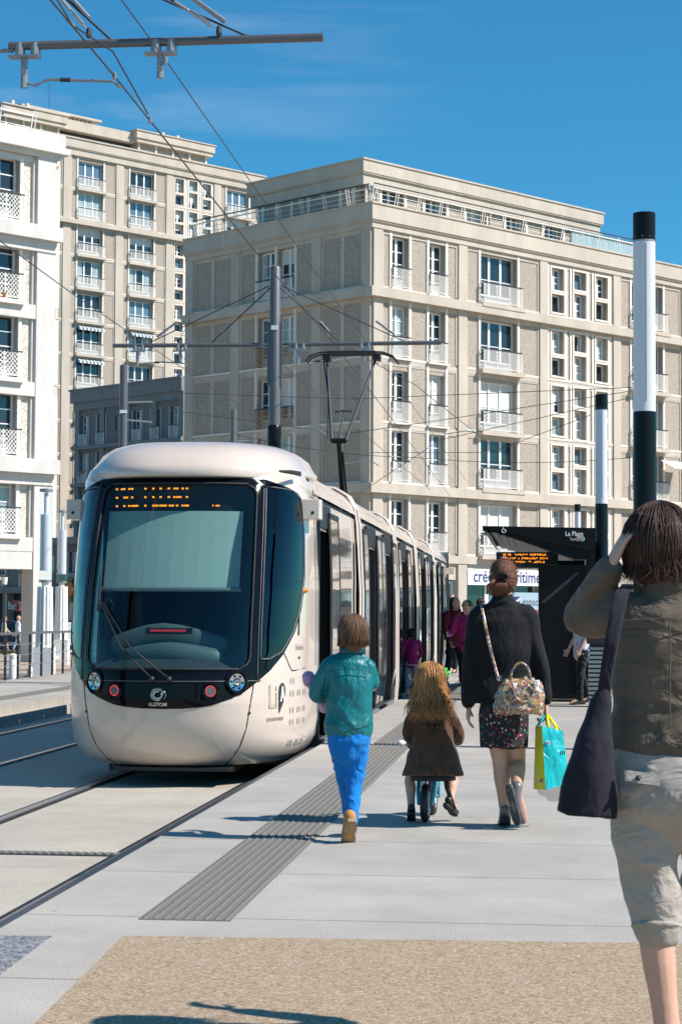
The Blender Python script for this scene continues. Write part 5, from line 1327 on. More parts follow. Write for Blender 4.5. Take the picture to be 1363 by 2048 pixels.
def head(b, c, k=1, up=(0, 0, 1), fw=(0, 1, 0)):
    up = V(up).normalized(); fw = V(fw); fw = (fw-up*fw.dot(up)).normalized(); s_ = fw.cross(up)
    def q(x, y, z_): return V(c)+s_*x*k+fw*y*k+up*z_*k
    prof = [(.112, .030, .034, -.012), (.098, .055, .068, -.010), (.07, .071, .089, -.006), (.03, .077, .096, 0), (-.01, .075, .093, .002), (-.045, .068, .084, .006), (-.075, .055, .068, .018), (-.100, .040, .048, .034), (-.114, .022, .026, .046)]
    b.limb([q(0, y, z_) for z_, rx, ry, y in prof], [(rx*k, ry*k) for z_, rx, ry, y in prof], 18, side=s_)
    b.limb([q(0, .094, .015), q(0, .104, -.012), q(0, .114, -.034), q(0, .100, -.042)], [.009*k, .011*k, .013*k, .010*k], 8)   # nose
    for s in (-1, 1):
        b.limb([q(s*.013, .100, -.040), q(s*.008, .100, -.042)], [.008*k, .008*k], 8)
        b.limb([q(s*.012, .088, .036), q(s*.045, .078, .036)], [.010*k, .008*k], 8)       # brow
        b.limb([q(s*.040, .066, -.030), q(s*.048, .052, -.045)], [.02*k, .02*k], 8)        # cheek
        b.limb([q(s*.077, .0, .022), q(s*.086, -.010, .006), q(s*.080, .004, -.024)], [(.008*k, .014*k), (.008*k, .017*k), (.006*k, .009*k)], 8)  # ear
    b.limb([q(-.022, .090, -.066), q(0, .096, -.065), q(.022, .090, -.066)], [.006*k, .009*k, .006*k], 8)
    b.limb([q(0, .078, -.098), q(0, .082, -.092)], [.018*k, .016*k], 8)
    return q
def face_bits(parent, q, k=1):
    b = MB(); b.mt(M['eyew'])
    for s in (-1, 1): b.limb([q(s*.032, .084, .014), q(s*.032, .0845, .0142)], [.0125*k, .0125*k], 10)
    b.mt(M['eyed'])
    for s in (-1, 1): b.limb([q(s*.032, .0925, .013), q(s*.032, .093, .0132)], [.0065*k, .0065*k], 8); b.tube([q(s*.014, .099, .034), q(s*.034, .099, .040), q(s*.054, .088, .034)], .0035*k, 5)
    b.build('eyes', None, parent, True)
    b = MB(); b.mt(M['lipc']); b.limb([q(-.021, .097, -.064), q(0, .104, -.062), q(.021, .097, -.064)], [(.002*k, .003*k), (.005*k, .005*k), (.002*k, .003*k)], 8)
    b.limb([q(-.018, .096, -.069), q(0, .103, -.071), q(.018, .096, -.069)], [(.002*k, .003*k), (.005*k, .005*k), (.002*k, .003*k)], 8); b.build('lips', None, parent, True)
def body(J, k, parent, skin, voxel=.008, bare_feet=False, hands=True, curl=(.5, .5), torso=1, face=True):
    b = MB(); up = V(J['head'])-V(J['neck']); fw = J.get('face', V((0, 1, 0)))
    q = head(b, J['head'], k, J.get('hup', up), fw)
    b.limb([V(J['head'])+V((0, -.01, -.05))*k, J['neck']], [(.05*k, .055*k), (.052*k, .055*k)], 12)
    pel, ch, nk = V(J['pelvis']), V(J['chest']), V(J['neck']); wa = pel.lerp(ch, .45)
    b.limb([pel+V((0, 0, -.04))*k, pel+V((0, 0, .05))*k, wa, ch, nk-V((0, 0, .055))*k, nk], [(.12*k*torso, .08*k), (.12*k*torso, .085*k), (.10*k*torso, .07*k), (.12*k*torso, .08*k), (.10*k*torso, .055*k), (.05*k, .05*k)], 18)
    for s_, i in (('l', 0), ('r', 1)):
        sh_, el, wr_ = V(J['sh'+s_]), V(J['el'+s_]), V(J['wr'+s_])
        b.limb([sh_.lerp(ch+V((0, 0, .04)), .25), sh_, sh_.lerp(el, .5), el, el.lerp(wr_, .35), wr_], [.036*k, .040*k, .038*k, .033*k, .036*k, (.026*k, .021*k)], 12)
        hd = J.get('hd'+s_, (0, 0, -1)); hn = J.get('hn'+s_, (1 if i == 0 else -1, .2, 0))
        if hands: 
            tsgn = 1
            d_ = V(hd).normalized(); n2 = V(hn); sd_ = d_.cross(n2); want = V(J.get('ht'+s_, (0, 1, 0)))
            if sd_.dot(want) < 0: tsgn = -1
            hand(b, wr_, hd, hn, k*J.get('hk', 1), curl[i], tsgn)
        lg = J.get('lg', 1); hp, kn_, an, to = V(J['hp'+s_]), V(J['kn'+s_]), V(J['an'+s_]), V(J['to'+s_])
        b.limb([hp, hp.lerp(kn_, .35), kn_, kn_.lerp(an, .3), kn_.lerp(an, .65), an], [(.072*k, .076*k), .068*k*lg, .052*k*lg, (.052*k*lg, .056*k*lg), .040*k*lg, .033*k*lg], 14)
        fd = (to-an); b.limb([an+V((0, 0, .0)), an-fd.normalized()*.015*k+V((0, 0, -.02*k)), an.lerp(to, .5)+V((0, 0, .005)), to], [.030*k, .030*k, (.036*k, .026*k), (.032*k, .016*k)], 12)
    o = remesh(b, 'body', skin, parent, voxel, 2)
    if face: face_bits(o, q, k)
    return o, q
def shoe(parent, an, to, k, m, sole=M['dark'], heel=.02, name='shoe'):
    an, to = V(an), V(to); f = to-an; L_ = f.length; f.normalize(); s_ = f.cross(V((0, 0, 1)))
    if s_.length < .1: s_ = V((1, 0, 0))
    s_.normalize(); n_ = s_.cross(f).normalized()      # n = up from the sole
    o = empty(name) if False else None
    b = MB(); b.limb([an-f*.035*k+n_*.01*k, an+f*.02*k-n_*.018*k, an+f*L_*.55-n_*.03*k, to-n_*.012*k], [(.036*k, .036*k), (.038*k, .036*k), (.042*k, .026*k), (.034*k, .018*k)], 14, side=s_)
    sh_ = b.build(name, m, parent, True)
    b = MB(); out = []
    for t, w_ in ((-.07, .020), (-.05, .030), (0, .036), (.35, .030), (.6, .040), (.85, .040), (1.0, .030), (1.06, .012)):
        out.append((an+f*(L_*t if t > 0 else t*k), w_*k))
    top_, bot = -.040*k, -.054*k
    vs = [c+s_*w_*sg+n_*(top_ if z_ else bot-(heel*k if i < 3 else 0)) for z_ in (0, 1) for sg in (-1, 1) for i, (c, w_) in enumerate(out)]
    n = len(out); A, B, C, D = 0, n, 2*n, 3*n
    fs = []
    for i in range(n-1): fs += [(A+i, A+i+1, B+i+1, B+i), (C+i, D+i, D+i+1, C+i+1), (A+i, C+i, C+i+1, A+i+1), (B+i, B+i+1, D+i+1, D+i)]
    fs += [(A, B, D, C), (A+n-1, C+n-1, D+n-1, B+n-1)]
    b.add(vs, fs); b.build('sole', sole, sh_, fix=True); return sh_
def hairmat(name, a, c):
    return mat(name, a, .5, c2=c, var=.1, vs=55, vd=5, stretch=(1.6, 1.6, .10), spec=.35, bump=.8, bs=160, bdist=.004)
def hair_strands(b, c, rad, n, length, r_=.004, gap=None, seed=1, wave=.01, wf=9, crown=(0, -.01, 1), inward=0, end_jit=.03, ang=95, pull=(0, 0, 0), up=None):
    rg = random.Random(seed); c = V(c); rx, ry, rz = rad; pull = V(pull)
    for i in range(n):
        ph = rg.uniform(-pi, pi)             # 0 = front (+y)
        if gap and abs(ph) < gap: continue
        a = math.sin(ph); d = math.cos(ph); k = rg.uniform(.98, 1.06); pts = []; w0 = rg.uniform(0, 6.28)
        L_ = length(ph)*rg.uniform(.88, 1.06)
        st = rg.uniform(0, 22); mx_ = ang; dr = rg.gauss(0, .22)
        for j in range(7):
            t = R(lerp(st, mx_, j/6)); a = math.sin(ph+dr*(j/6-.6)); d = math.cos(ph+dr*(j/6-.6)); pts.append(c+V((rx*k*math.sin(t)*a, ry*k*math.sin(t)*d, rz*k*math.cos(t))))
        m = max(2, int(L_/.035)); last = pts[-1]; ox, oy = rg.uniform(-1, 1), rg.uniform(-1, 1)
        for j in range(1, m+1):
            f = j/m; s_ = L_*f
            pts.append(last+V((-a*inward*f*f+wave*math.sin(w0+s_*wf*6)*f+ox*end_jit*f*f, -d*inward*f*f+wave*math.cos(w0*1.7+s_*wf*5)*f+oy*end_jit*f*f, -s_))+pull*f*f)
        k2 = len(pts); rr = [r_*(.7+.3*min(1, j/3))*(1 if j < k2-3 else (.75, .5, .2)[j-(k2-3)]) for j in range(k2)]
        b.tube(pts, rr, 5)
def capblob(b, c, rad, zb=-.35, fcut=None):
    """closed shell over the skull down to zb*rz; open at the face"""
    b.limb([V(c)+V((0, -.012, rad[2]*t)) for t in (.26, .08, zb)], [(rad[0]*.78, rad[1]*.80), (rad[0]*.95, rad[1]*.95), (rad[0]*.93, rad[1]*.90)], 18)
def loc_fn(X0, Y0): return lambda px, py, dy=0: at(px, py, Y0+dy)-V((X0, Y0, 0))

# ---- the near woman, cut by the right edge
Y0 = 6.15; X0 = at(1345, 1228, Y0).x; P = loc_fn(X0, Y0); s0 = F/Y0; px_ = lambda n: n/s0
pw = empty('person', (X0, Y0, 0), 0, 'nearest woman in khaki shirt and grey capris, hand on her head, cut by right edge', 'person')
J = dict(head=P(1315, 1097, .06), neck=P(1338, 1178, .0), hup=V((-.12, .2, 1)), face=V((-.05, 1, -.15)), chest=P(1345, 1270), pelvis=P(1350, 1530),
         shl=P(1243, 1222, 0), ell=P(1166, 1240, .14), wrl=P(1219, 1132, .0), shr=P(1450, 1222), elr=P(1520, 1270, .15), wrr=P(1440, 1120, .28),
         hdl=P(1262, 1045, -.0)-P(1219, 1132, .0), hnl=V((1, .1, .4)), htl=V((0, 1, .4)), hdr=V((-.3, .4, .8)), hnr=V((-.2, 1, 0)),
         hpl=P(1288, 1600), knl=P(1300, 1790, .02), anl=P(1345, 2150, -.05), tol=P(1345, 2225, .12), hpr=P(1412, 1600), knr=P(1415, 1790, .18), anr=P(1398, 2085, .05), tor=P(1398, 2130, .25))
bo, q = body(J, 1.03, pw, M['skin'], .006, curl=(.35, .5))
kh = cloth('khaki_linen', (.10, .078, .058), .5, 7, fdist=.06, c2=(.155, .122, .09), stretch=(.7, 1, 1.6), weave=.25)
b = MB()
b.limb([P(1338, 1160), P(1340, 1182), P(1346, 1203), P(1346, 1240), P(1348, 1300), P(1347, 1380), P(1350, 1440), P(1352, 1484)], [(px_(44), .062), (px_(64), .07), (px_(112), .085), (px_(129), .115), (px_(131), .13), (px_(124), .125), (px_(130), .135), (px_(137), .15)], 24)
b.limb([P(1262, 1228), P(1225, 1228, .05), P(1168, 1236, .14), P(1170, 1222, .13), P(1193, 1178, .07), P(1214, 1143, .015)], [.072, .075, .068, .062, .053, .047], 16)
b.limb([P(1430, 1228), P(1520, 1270, .14), P(1450, 1150, .26)], [.07, .065, .05], 14)
jk = remesh(b, 'shirt', kh, pw, .0075, 3, .0075, (5, 5, 7), 3)
b = MB(); b.limb([P(1300, 1168, -.02), P(1338, 1150, -.045), P(1385, 1172, -.02)], [(.012, .026)]*3, 10, side=(0, 1, .2)); b.build('collar', kh, jk, True)
b = MB(); b.mt(mat('stitching', (.10, .085, .06), .9)); b.tube([P(1232, 1242, -.115), P(1290, 1238, -.135), P(1350, 1236, -.142), P(1430, 1240, -.13)], .0018, 5); b.tube([P(1338, y_, -.142-.012*math.sin((y_-1200)/90)) for y_ in range(1240, 1480, 20)], .0025, 5); b.build('seam', None, jk)
b = MB(); b.limb([P(1345, 1450), P(1347, 1497)], [(px_(108), .09), (px_(116), .10)], 18); b.build('blue_undershirt', cloth('navy_jersey', (.01, .03, .14), .3), pw, True)
gr = cloth('grey_cotton', (.33, .30, .265), .55, 7, fdist=.045, c2=(.45, .41, .365), stretch=(.8, 1, 1.5))
b = MB()
b.limb([P(1350, 1484), P(1350, 1530), P(1352, 1590, -.02), P(1352, 1622, -.01)], [(px_(133), .125), (px_(137), .15), (px_(138), .165), (px_(120), .13)], 24)
b.limb([P(1284, 1600), P(1290, 1680), P(1300, 1760, .0), P(1310, 1830), P(1315, 1858)], [(px_(68), .13), (px_(66), .115), (px_(60), .10), (px_(50), .085), (px_(47), .08)], 18)
b.limb([P(1416, 1600), P(1418, 1680, .05), P(1412, 1760, .14), P(1408, 1850, .15)], [(px_(68), .13), (px_(60), .11), (px_(54), .09), (px_(44), .08)], 18)
pn = remesh(b, 'capri_trousers', gr, pw, .0075, 4, .0075, (4, 4, 8), 11)
b = MB(); b.tube([P(1313+47*math.cos(t), 1852+5*math.sin(t), .085*math.sin(t)) for t in fr_range(0, 2*pi, 20)], .009, 8); b.build('turn_up', gr, pn, True)
b = MB(); b.mt(gr); b.add([P(1248, 1540, -.166), P(1318, 1548, -.178), P(1318, 1572, -.186), P(1248, 1562, -.174)]+[P(1248, 1540, -.150), P(1318, 1548, -.160), P(1318, 1572, -.168), P(1248, 1562, -.156)], [(0, 1, 2, 3), (7, 6, 5, 4), (0, 4, 5, 1), (1, 5, 6, 2), (2, 6, 7, 3), (3, 7, 4, 0)]); b.mt(M['iron']); c_ = P(1275, 1556, -.182); b.limb([c_, c_+V((0, -.006, 0))], [.009, .007], 8); b.build('back_pocket', None, pn)
for a_, t_ in (('l', 'l'), ('r', 'r')): shoe(pw, J['an'+a_]+V((0, 0, -.02)), J['to'+a_]+V((0, 0, .0)), 1.05, M['black_m'])
hm1 = hairmat('dark_brown_hair', (.014, .007, .005), (.10, .045, .03))
b = MB(); hc = P(1318, 1093, .04); capblob(b, hc, (.103, .12, .122), -.45)
hair_strands(b, hc, (.110, .130, .130), 1300, lambda ph: .060 if abs(ph) > 1 else .03, .0027, .55, 3, .014, 7, inward=.02, end_jit=.03, ang=108, pull=(.02, 0, 0))
hair_strands(b, hc+V((0, 0, .002)), (.116, .136, .134), 420, lambda ph: .07, .0018, .5, 13, .018, 7, inward=.0, end_jit=.07, ang=112, pull=(.03, 0, 0))
b.build('hair', hm1, pw, True, fix=False)
# her tote bag
nv = cloth('navy_canvas', (.009, .009, .017), .6, 5, c2=(.016, .016, .03), fdist=.03)
tb_ = empty('tote_bag', (X0, Y0, 0), 0, 'large navy cloth bag hanging from the near woman shoulder', 'bag')
b = MB(); b.limb([P(1208, 1380, -.10), P(1198, 1420, -.11), P(1186, 1500, -.12), P(1177, 1580, -.12), P(1172, 1630, -.12)], [(px_(10), .02), (px_(24), .035), (px_(40), .05), (px_(54), .055), (px_(60), .05)], 20, ends=(1, 0), side=(1, 0, -.1))
remesh(b, 'bag_body', nv, tb_, .007, 4, .009, (5, 5, 2.5), 5)
b = MB(); 
for o_, dx in ((0, 0), (.03, 8)):
    b.tube([P(1262+dx, 1176, .02), P(1250+dx, 1172, -.03), P(1238+dx, 1186, -.10), P(1228+dx, 1230, -.145), P(1216+dx*.8, 1300, -.15), P(1207+dx*.5, 1360, -.125), P(1202+dx, 1400, -.11)], [(.016, .004)]*7, 8, side=(1, 0, 0))
b.build('strap', nv, tb_, True)

# ---- woman in the black jacket
Y0 = 12.76; X0 = at(1010, 1228, Y0).x; P = loc_fn(X0, Y0); s0 = F/Y0
wm = empty('person', (X0, Y0, 0), 0, 'woman walking away in black jacket and cherry dotted skirt, dark clip in auburn hair', 'person')
hl = P(937, 1410, .03); hr_ = P(1090, 1408, .04)
J = dict(head=P(1006, 1157, .02), neck=P(1006, 1207, -.01), chest=P(1005, 1262), pelvis=P(1005, 1415), face=V((0, 1, -.05)),
         shl=P(955, 1232), ell=P(940, 1325, -.02), wrl=hl, shr=P(1056, 1230), elr=P(1078, 1320, -.02), wrr=hr_,
         hdl=V((-.05, .1, -1)), hnl=V((1, 0, 0)), htl=V((0, 1, 0)), hdr=V((.02, .05, -1)), hnr=V((-1, 0, 0)), htr=V((0, 1, 0)),
         hpl=P(988, 1440), knl=P(1000, 1525, .03), anl=P(1009, 1625, .03), tol=P(1006, 1641, .20), hpr=P(1028, 1440), knr=P(1034, 1522, .06), anr=P(1033, 1588, -.16), tor=P(1045, 1642, -.13))
bo, q = body(J, 1.0, wm, M['skin_d'], .0065, curl=(.45, 1.15))
bk = cloth('black_wool', (.008, .008, .009), .6, 6, fdist=.035, c2=(.014, .014, .016), sheen=.05, spec=.2)
b = MB()
b.limb([P(1005, 1200), P(1005, 1213), P(1005, 1226), P(1005, 1250), P(1005, 1300), P(1006, 1345), P(1001, 1385), P(998, 1411)], [(px2 := 24/s0, .065), (36/s0, .07), (58/s0, .088), (66/s0, .11), (62/s0, .125), (56/s0, .105), (63/s0, .125), (67/s0, .135)], 22, ends=(1, 0))
b.limb([P(976, 1230), P(956, 1236), P(948, 1275), P(942, 1325, -.01), P(937, 1370, .01), P(936, 1404, .025)], [.07, .072, .066, .06, .052, .045], 14)
b.limb([P(1034, 1228), P(1054, 1234), P(1062, 1275), P(1077, 1322, -.01), P(1085, 1370, .02), P(1090, 1398, .035)], [.07, .072, .066, .059, .05, .043], 14)
remesh(b, 'jacket', bk, wm, .008, 3, .005, (6, 6, 5), 2)
sk_m = spotted('cherry_print', (.006, .006, .008), [(.35, .02, .03), (.25, .12, .10), (.02, .16, .20), (.5, .35, .33), (.3, .02, .02)], 42, .75, .30)
b = MB(); b.limb([P(1005, 1400), P(1006, 1430), P(1007, 1470), P(1007, 1494)], [(45/s0, .12), (50/s0, .14), (49/s0, .145), (48/s0, .15)], 24, ends=(1, 0)); remesh(b, 'skirt', sk_m, wm, .008, 3, .016, (11, 11, 1.5), 6, False)
hm2 = hairmat('auburn_hair', (.035, .012, .007), (.21, .075, .035))
b = MB(); hc = P(1006, 1153, .0); capblob(b, hc, (.088, .108, .112), -.35); rg = random.Random(2)
clip = P(1000, 1156, -.118)
for i in range(420):   # hair drawn back to the clip
    ph = rg.uniform(-pi, pi); el_ = rg.uniform(-.5, 1.5); a = V((.091*math.cos(el_)*math.sin(ph), .109*math.cos(el_)*math.cos(ph), .114*math.sin(el_)))
    if a.y > .055 and a.z < .05: continue
    e_ = clip-hc; pts = []
    for j in range(7):
        t = j/6; d_ = a.lerp(e_, t); n_ = V((d_.x/.092, d_.y/.110, d_.z/.115)).length; k = (1.0+.02*rg.random())/max(.3, n_); d2 = d_*lerp(k, 1, t**4); pts.append(hc+d2)
    b.tube(pts, [.0022, .0036, .004, .004, .004, .0036, .003], 5)
for i in range(140):   # loose lower hair
    x = rg.gauss(0, .026); b.tube([clip+V((x*.5, .02, -.01)), clip+V((x, .012, -.045)), clip+V((x*1.15+rg.uniform(-.01, .01), .035, -.095-.02*rg.random()))], [.005, .005, .002], 5)
for i in range(45):
    a = rg.uniform(-pi, 0) if rg.random() < .3 else rg.uniform(0, pi); p0 = hc+V((.08*math.cos(a), -.02, .10*abs(math.sin(a)))); b.tube([p0, p0+V((rg.uniform(-.03, .03), rg.uniform(-.03, 0), rg.uniform(0, .04))), p0+V((rg.uniform(-.07, .05), rg.uniform(-.04, .0), rg.uniform(-.02, .05)))], [.0012, .001, .0006], 4)
ho = b.build('hair', hm2, wm, True, fix=False)
b = MB(); 
for i in range(7): a = R(-55+i*22); b.limb([clip+V((0, -.012, 0)), clip+V((.034*math.sin(a)+.008, -.03, .026*math.cos(a)))], [.012, .009], 8)
for i in range(6): b.limb([clip+V((-.03+i*.012, -.02, -.012)), clip+V((-.03+i*.012, -.034, -.03))], [.005, .003], 6)
b.build('hair_clip', M['black_gl'], ho, True)
for i in range(0): pass
gs = mat('grey_shoe', (.16, .14, .135), .35, coat=.3)
shoe(wm, J['anl']+V((0, 0, -.005)), J['tol'], 1.0, gs, heel=.018)
sh2 = shoe(wm, J['anr']+V((0, -.0, .01)), J['tor'], 1.0, gs, sole=mat('worn_sole', (.06, .058, .055), .7, var=.3, vs=40), heel=.006)
# patterned handbag
hb = empty('handbag', (X0, Y0, 0), 0, 'glossy multicoloured patterned handbag with arched handles on the woman back', 'handbag')
hp_m = spotted('bag_print', (.30, .22, .15), [(.42, .06, .03), (.50, .40, .26), (.05, .10, .22), (.50, .26, .03), (.08, .14, .05), (.62, .52, .42), (.28, .03, .04), (.55, .45, .33), (.14, .06, .03)], 62, .25, .55, chaos=True)
b = MB(); b.limb([P(1036, 1361, -.19), P(1037, 1372, -.20), P(1038, 1392, -.20), P(1038, 1412, -.20), P(1038, 1428, -.20)], [(36/s0, .028), (45/s0, .06), (51/s0, .08), (52/s0, .085), (48/s0, .075)], 22, ends=(1, 0))
remesh(b, 'bag_body', hp_m, hb, .006, 3, .012, (9, 9, 9), 8)
b = MB()
b.tube([P(1040+20*math.cos(t), 1360-34*math.sin(t), -.205) for t in fr_range(0, pi, 16)], .0085, 8)
b.tube([P(1046+22*math.cos(t), 1368+36*math.sin(t), -.285+.01*abs(math.cos(t))) for t in fr_range(-.1, pi+.1, 16)], .0075, 8)
b.build('handle', hp_m, hb, True)
b = MB(); b.tube([P(962, 1212, .0), P(961, 1206, -.03), P(964, 1222, -.085), P(972, 1262, -.125), P(982, 1308, -.14), P(994, 1352, -.17), P(998, 1362, -.19)], [(.010, .004)]*7, 8, side=(1, 0, -.2)); b.mt(M['galv']) if False else None
b.build('shoulder_strap', hp_m, hb, True)
b = MB(); b.mt(M['galv']); b.tube([P(997+4*math.cos(t), 1357+5*math.sin(t), -.185) for t in fr_range(0, 2*pi, 12)], .004, 6); b.mt(M['signw']); b.limb([P(1027, 1368, -.272), P(1029, 1376, -.275)], [(.022, .006), (.005, .004)], 8); b.limb([P(1072, 1362, -.262), P(1074, 1372, -.262)], [(.020, .006), (.008, .005)], 8); b.build('fittings', None, hb)
# shopping bag in her right hand
hbx = empty('shopping_bag', (X0, Y0, 0), 0, 'turquoise and yellow plastic shopping bag carried in the woman right hand', 'shopping bag')
tq = cloth('turquoise_plastic', (.0, .40, .43), .8, 8, rough=.35, c2=(.0, .50, .52), spec=.6, fdist=.03, sheen=0); ye = cloth('yellow_plastic', (.72, .72, .0), .6, 8, rough=.35, spec=.6, fdist=.03, sheen=0, c2=(.8, .8, .02))
A = [P(1076, 1456, -.03), P(1112, 1462, -.10), P(1124, 1470, .06), P(1072, 1456, .09)]; B = [P(1066, 1580, -.02), P(1096, 1580, -.20), P(1138, 1566, .02), P(1082, 1574, .14)]
def quadgrid(b, a0, a1, b0, b1, bulge, nrm_, n=14, m=18):
    def f(u, v): 
        p = a0.lerp(a1, u).lerp(b0.lerp(b1, u), v); return p+V(nrm_)*(bulge*math.sin(pi*u)*math.sin(pi*min(1, v*1.0))+.006*noise.noise(V((u*6, v*8, 3))))
    b.grid(f, n, m)
TB = lambda px, py, dy=0: P(px, py, dy)
a0, a1, a2, a3 = P(1070, 1451, .0), P(1083, 1452, -.12), P(1124, 1461, -.08), P(1112, 1458, .06)
b0, b1, b2, b3 = P(1066, 1578, .0), P(1090, 1580, -.17), P(1138, 1566, -.10), P(1118, 1570, .10)
b = MB(); b.mt(ye); quadgrid(b, a0, a1, b0, b1, .01, (-.7, -.7, 0)); b.mt(tq); quadgrid(b, a1, a2, b1, b2, .015, (.2, -1, 0)); quadgrid(b, a2, a3, b2, b3, .01, (1, 0, 0)); b.mt(ye); quadgrid(b, a3, a0, b3, b0, .01, (0, 1, 0)); b.mt(tq); b.add([b0, b1, b2, b3], [(0, 1, 2, 3)])
b.build('bag_body', None, hbx, True, fix=False)
b = MB(); b.mt(ye)
g_ = P(1092, 1428, .02)
b.tube([a1.lerp(a2, .3), g_+V((.0, -.01, 0)), a3.lerp(a2, .5)], [(.010, .003)]*3, 6, side=(1, 0, 0)); b.mt(tq); b.tube([a0.lerp(a1, .4), g_+V((-.01, 0, .0)), a0.lerp(a3, .6)], [(.010, .003)]*3, 6, side=(1, 0, 0)); b.mt(ye); b.tube([a1.lerp(a2, .75), g_+V((.005, -.015, 0))], [(.010, .003)]*2, 6, side=(1, 0, 0)); b.build('handles', None, hbx, True)
b = MB(); b.mt(M['signw']); c_ = a1.lerp(a2, .22).lerp(b1.lerp(b2, .22), .25)+V((.0, -.016, 0)); b.cyl(c_, c_+V((0, -.002, 0)), .014, n=18); b.mt(mat('logo_red', (.6, .02, .03), .4)); b.tube([c_+V((-.006, -.004, .006)), c_+V((-.005, -.004, -.004)), c_+V((.005, -.004, -.004)), c_+V((.006, -.004, .006))], .0018, 5)
b.mt(M['signw']); c_ = a0.lerp(a1, .62).lerp(b0.lerp(b1, .62), .86)+V((-.004, -.014, 0)); 
d_ = (b1-b0).normalized(); b.add([c_-d_*.02+V((0, 0, -.016)), c_+d_*.02+V((0, 0, -.016)), c_+d_*.02+V((0, 0, .016)), c_-d_*.02+V((0, 0, .016))], [(0, 1, 2, 3)])
b.mt(M['black_m'])
for i in range(9): t = -.016+i*.004; e_ = c_+d_*t+V((-.001, -.002, 0)); b.add([e_+V((0, 0, -.011)), e_+d_*.0019+V((0, 0, -.011)), e_+d_*.0019+V((0, 0, .013)), e_+V((0, 0, .013))], [(0, 1, 2, 3)])
for r_ in range(3):
    for i in range(3): p_ = a1.lerp(a2, .72+i*.09).lerp(b1.lerp(b2, .72+i*.09), .42+.02*r_)+V((0, -.02, 0)); b.add([p_, p_+V((.006, 0, .001)), p_+V((.008, 0, .014)), p_+V((.002, 0, .013))], [(0, 1, 2, 3)])
b.build('print', None, hbx, fix=False)
cb_ = empty('plastic_bag', (X0, Y0, 0), 0, 'clear plastic bag sagging below the turquoise shopping bag', 'plastic bag')
b = MB(); b.limb([P(1100, 1548, .02), P(1104, 1578, -.0), P(1106, 1588, .0)], [(.09, .06), (.10, .07), (.06, .05)], 18); b.build('bag_body', M['plasticbag'], cb_, True)

# ---- boy in the teal jacket
Y0 = 11.95; X0 = at(697, 1228, Y0).x; P = loc_fn(X0, Y0); s0 = F/Y0
by = empty('person', (X0, Y0, 0), 0, 'child with bowl cut hair in shiny teal jacket and bright blue trousers', 'person')
J = dict(lg=.72, head=P(707, 1268, .02), neck=P(704, 1308, .0), chest=P(700, 1355), pelvis=P(697, 1470), face=V((.15, 1, 0)),
         shl=P(655, 1328), ell=P(627, 1388, .03), wrl=P(650, 1400, .16), shr=P(738, 1330), elr=P(745, 1375, .06), wrr=P(735, 1352, .22),
         hdl=V((.5, .7, .1)), hnl=V((.6, -.6, 0)), htl=V((0, 0, 1)), hdr=V((-.4, .6, .5)), hnr=V((-1, 0, 0)), htr=V((0, 0, 1)),
         hpl=P(680, 1480), knl=P(691, 1560, .08), anl=P(700, 1636, .22), tol=P(699, 1648, .36), hpr=P(713, 1480), knr=P(708, 1565, .0), anr=P(698, 1640, -.12), tor=P(693, 1676, -.03))
bo, q = body(J, .80, by, M['skin'], .006, curl=(.9, .9))
tl_ = cloth('teal_leather', (.0, .12, .135), .5, 7, rough=.42, c2=(.0, .19, .21), spec=.45, fdist=.045, sheen=0, weave=.05)
b = MB()
b.limb([P(704, 1305), P(703, 1314), P(700, 1330), P(698, 1370), P(697, 1420), P(697, 1450), P(697, 1462)], [(25/s0, .05), (34/s0, .055), (50/s0, .07), (47/s0, .095), (46/s0, .095), (49/s0, .10), (49/s0, .10)], 22)
b.limb([P(660, 1330), P(645, 1352, .0), P(632, 1384, .02), P(636, 1392, .05), P(650, 1396, .13)], [.050, .047, .044, .042, .036], 14)
b.limb([P(734, 1333), P(742, 1352, .03), P(744, 1368, .07), P(738, 1356, .19)], [.048, .044, .042, .036], 14)
jb_ = remesh(b, 'jacket', tl_, by, .0065, 3, .007, (5, 5, 5), 1)
b = MB(); b.tube([P(652, 1345, -.072), P(675, 1340, -.092), P(700, 1338, -.098), P(725, 1340, -.092), P(742, 1346, -.07)], .0025, 5); b.tube([P(647, 1447, -.06), P(670, 1450, -.103), P(697, 1451, -.115), P(725, 1450, -.103), P(745, 1447, -.06)], .0025, 5)
b.limb([P(680, 1302, -.035), P(704, 1300, -.058), P(728, 1302, -.035)], [(.006, .022)]*3, 8, side=(0, 1, 0)); b.build('seam', mat('teal_dark', (.0, .07, .08), .4), jb_, True)
bj = cloth('blue_denim', (.0, .155, .50), .9, 10, c2=(.0, .21, .62), fdist=.035)
b = MB(); b.limb([P(697, 1452), P(697, 1480), P(697, 1505)], [(44/s0, .085), (43/s0, .10), (38/s0, .085)], 18)
b.limb([P(680, 1495), P(688, 1545, .06), P(693, 1580, .12), P(698, 1625, .20)], [(.064, .07), .058, .048, .042], 14)
b.limb([P(716, 1495), P(710, 1545, .01), P(707, 1580, -.02), P(703, 1628, -.09), P(702, 1642, -.11)], [(.066, .075), .062, .050, .044, .040], 14)
remesh(b, 'trousers', bj, by, .0065, 3, .006, (6, 6, 11), 4)
hm3 = hairmat('brown_hair', (.055, .025, .013), (.20, .105, .05))
b = MB(); hc = P(706, 1262, .0); capblob(b, hc, (.078, .088, .09), -.75)
hair_strands(b, hc, (.088, .10, .098), 600, lambda ph: .078 if abs(ph) > .9 else .02, .0036, .5, 5, .006, 5, inward=.008, end_jit=.014, ang=98)
b.build('hair', hm3, by, True, fix=False)
su = mat('tan_suede', (.50, .23, .06), .85, var=.12, vs=30); so_ = mat('tan_sole', (.34, .22, .12), .8, var=.25, vs=40)
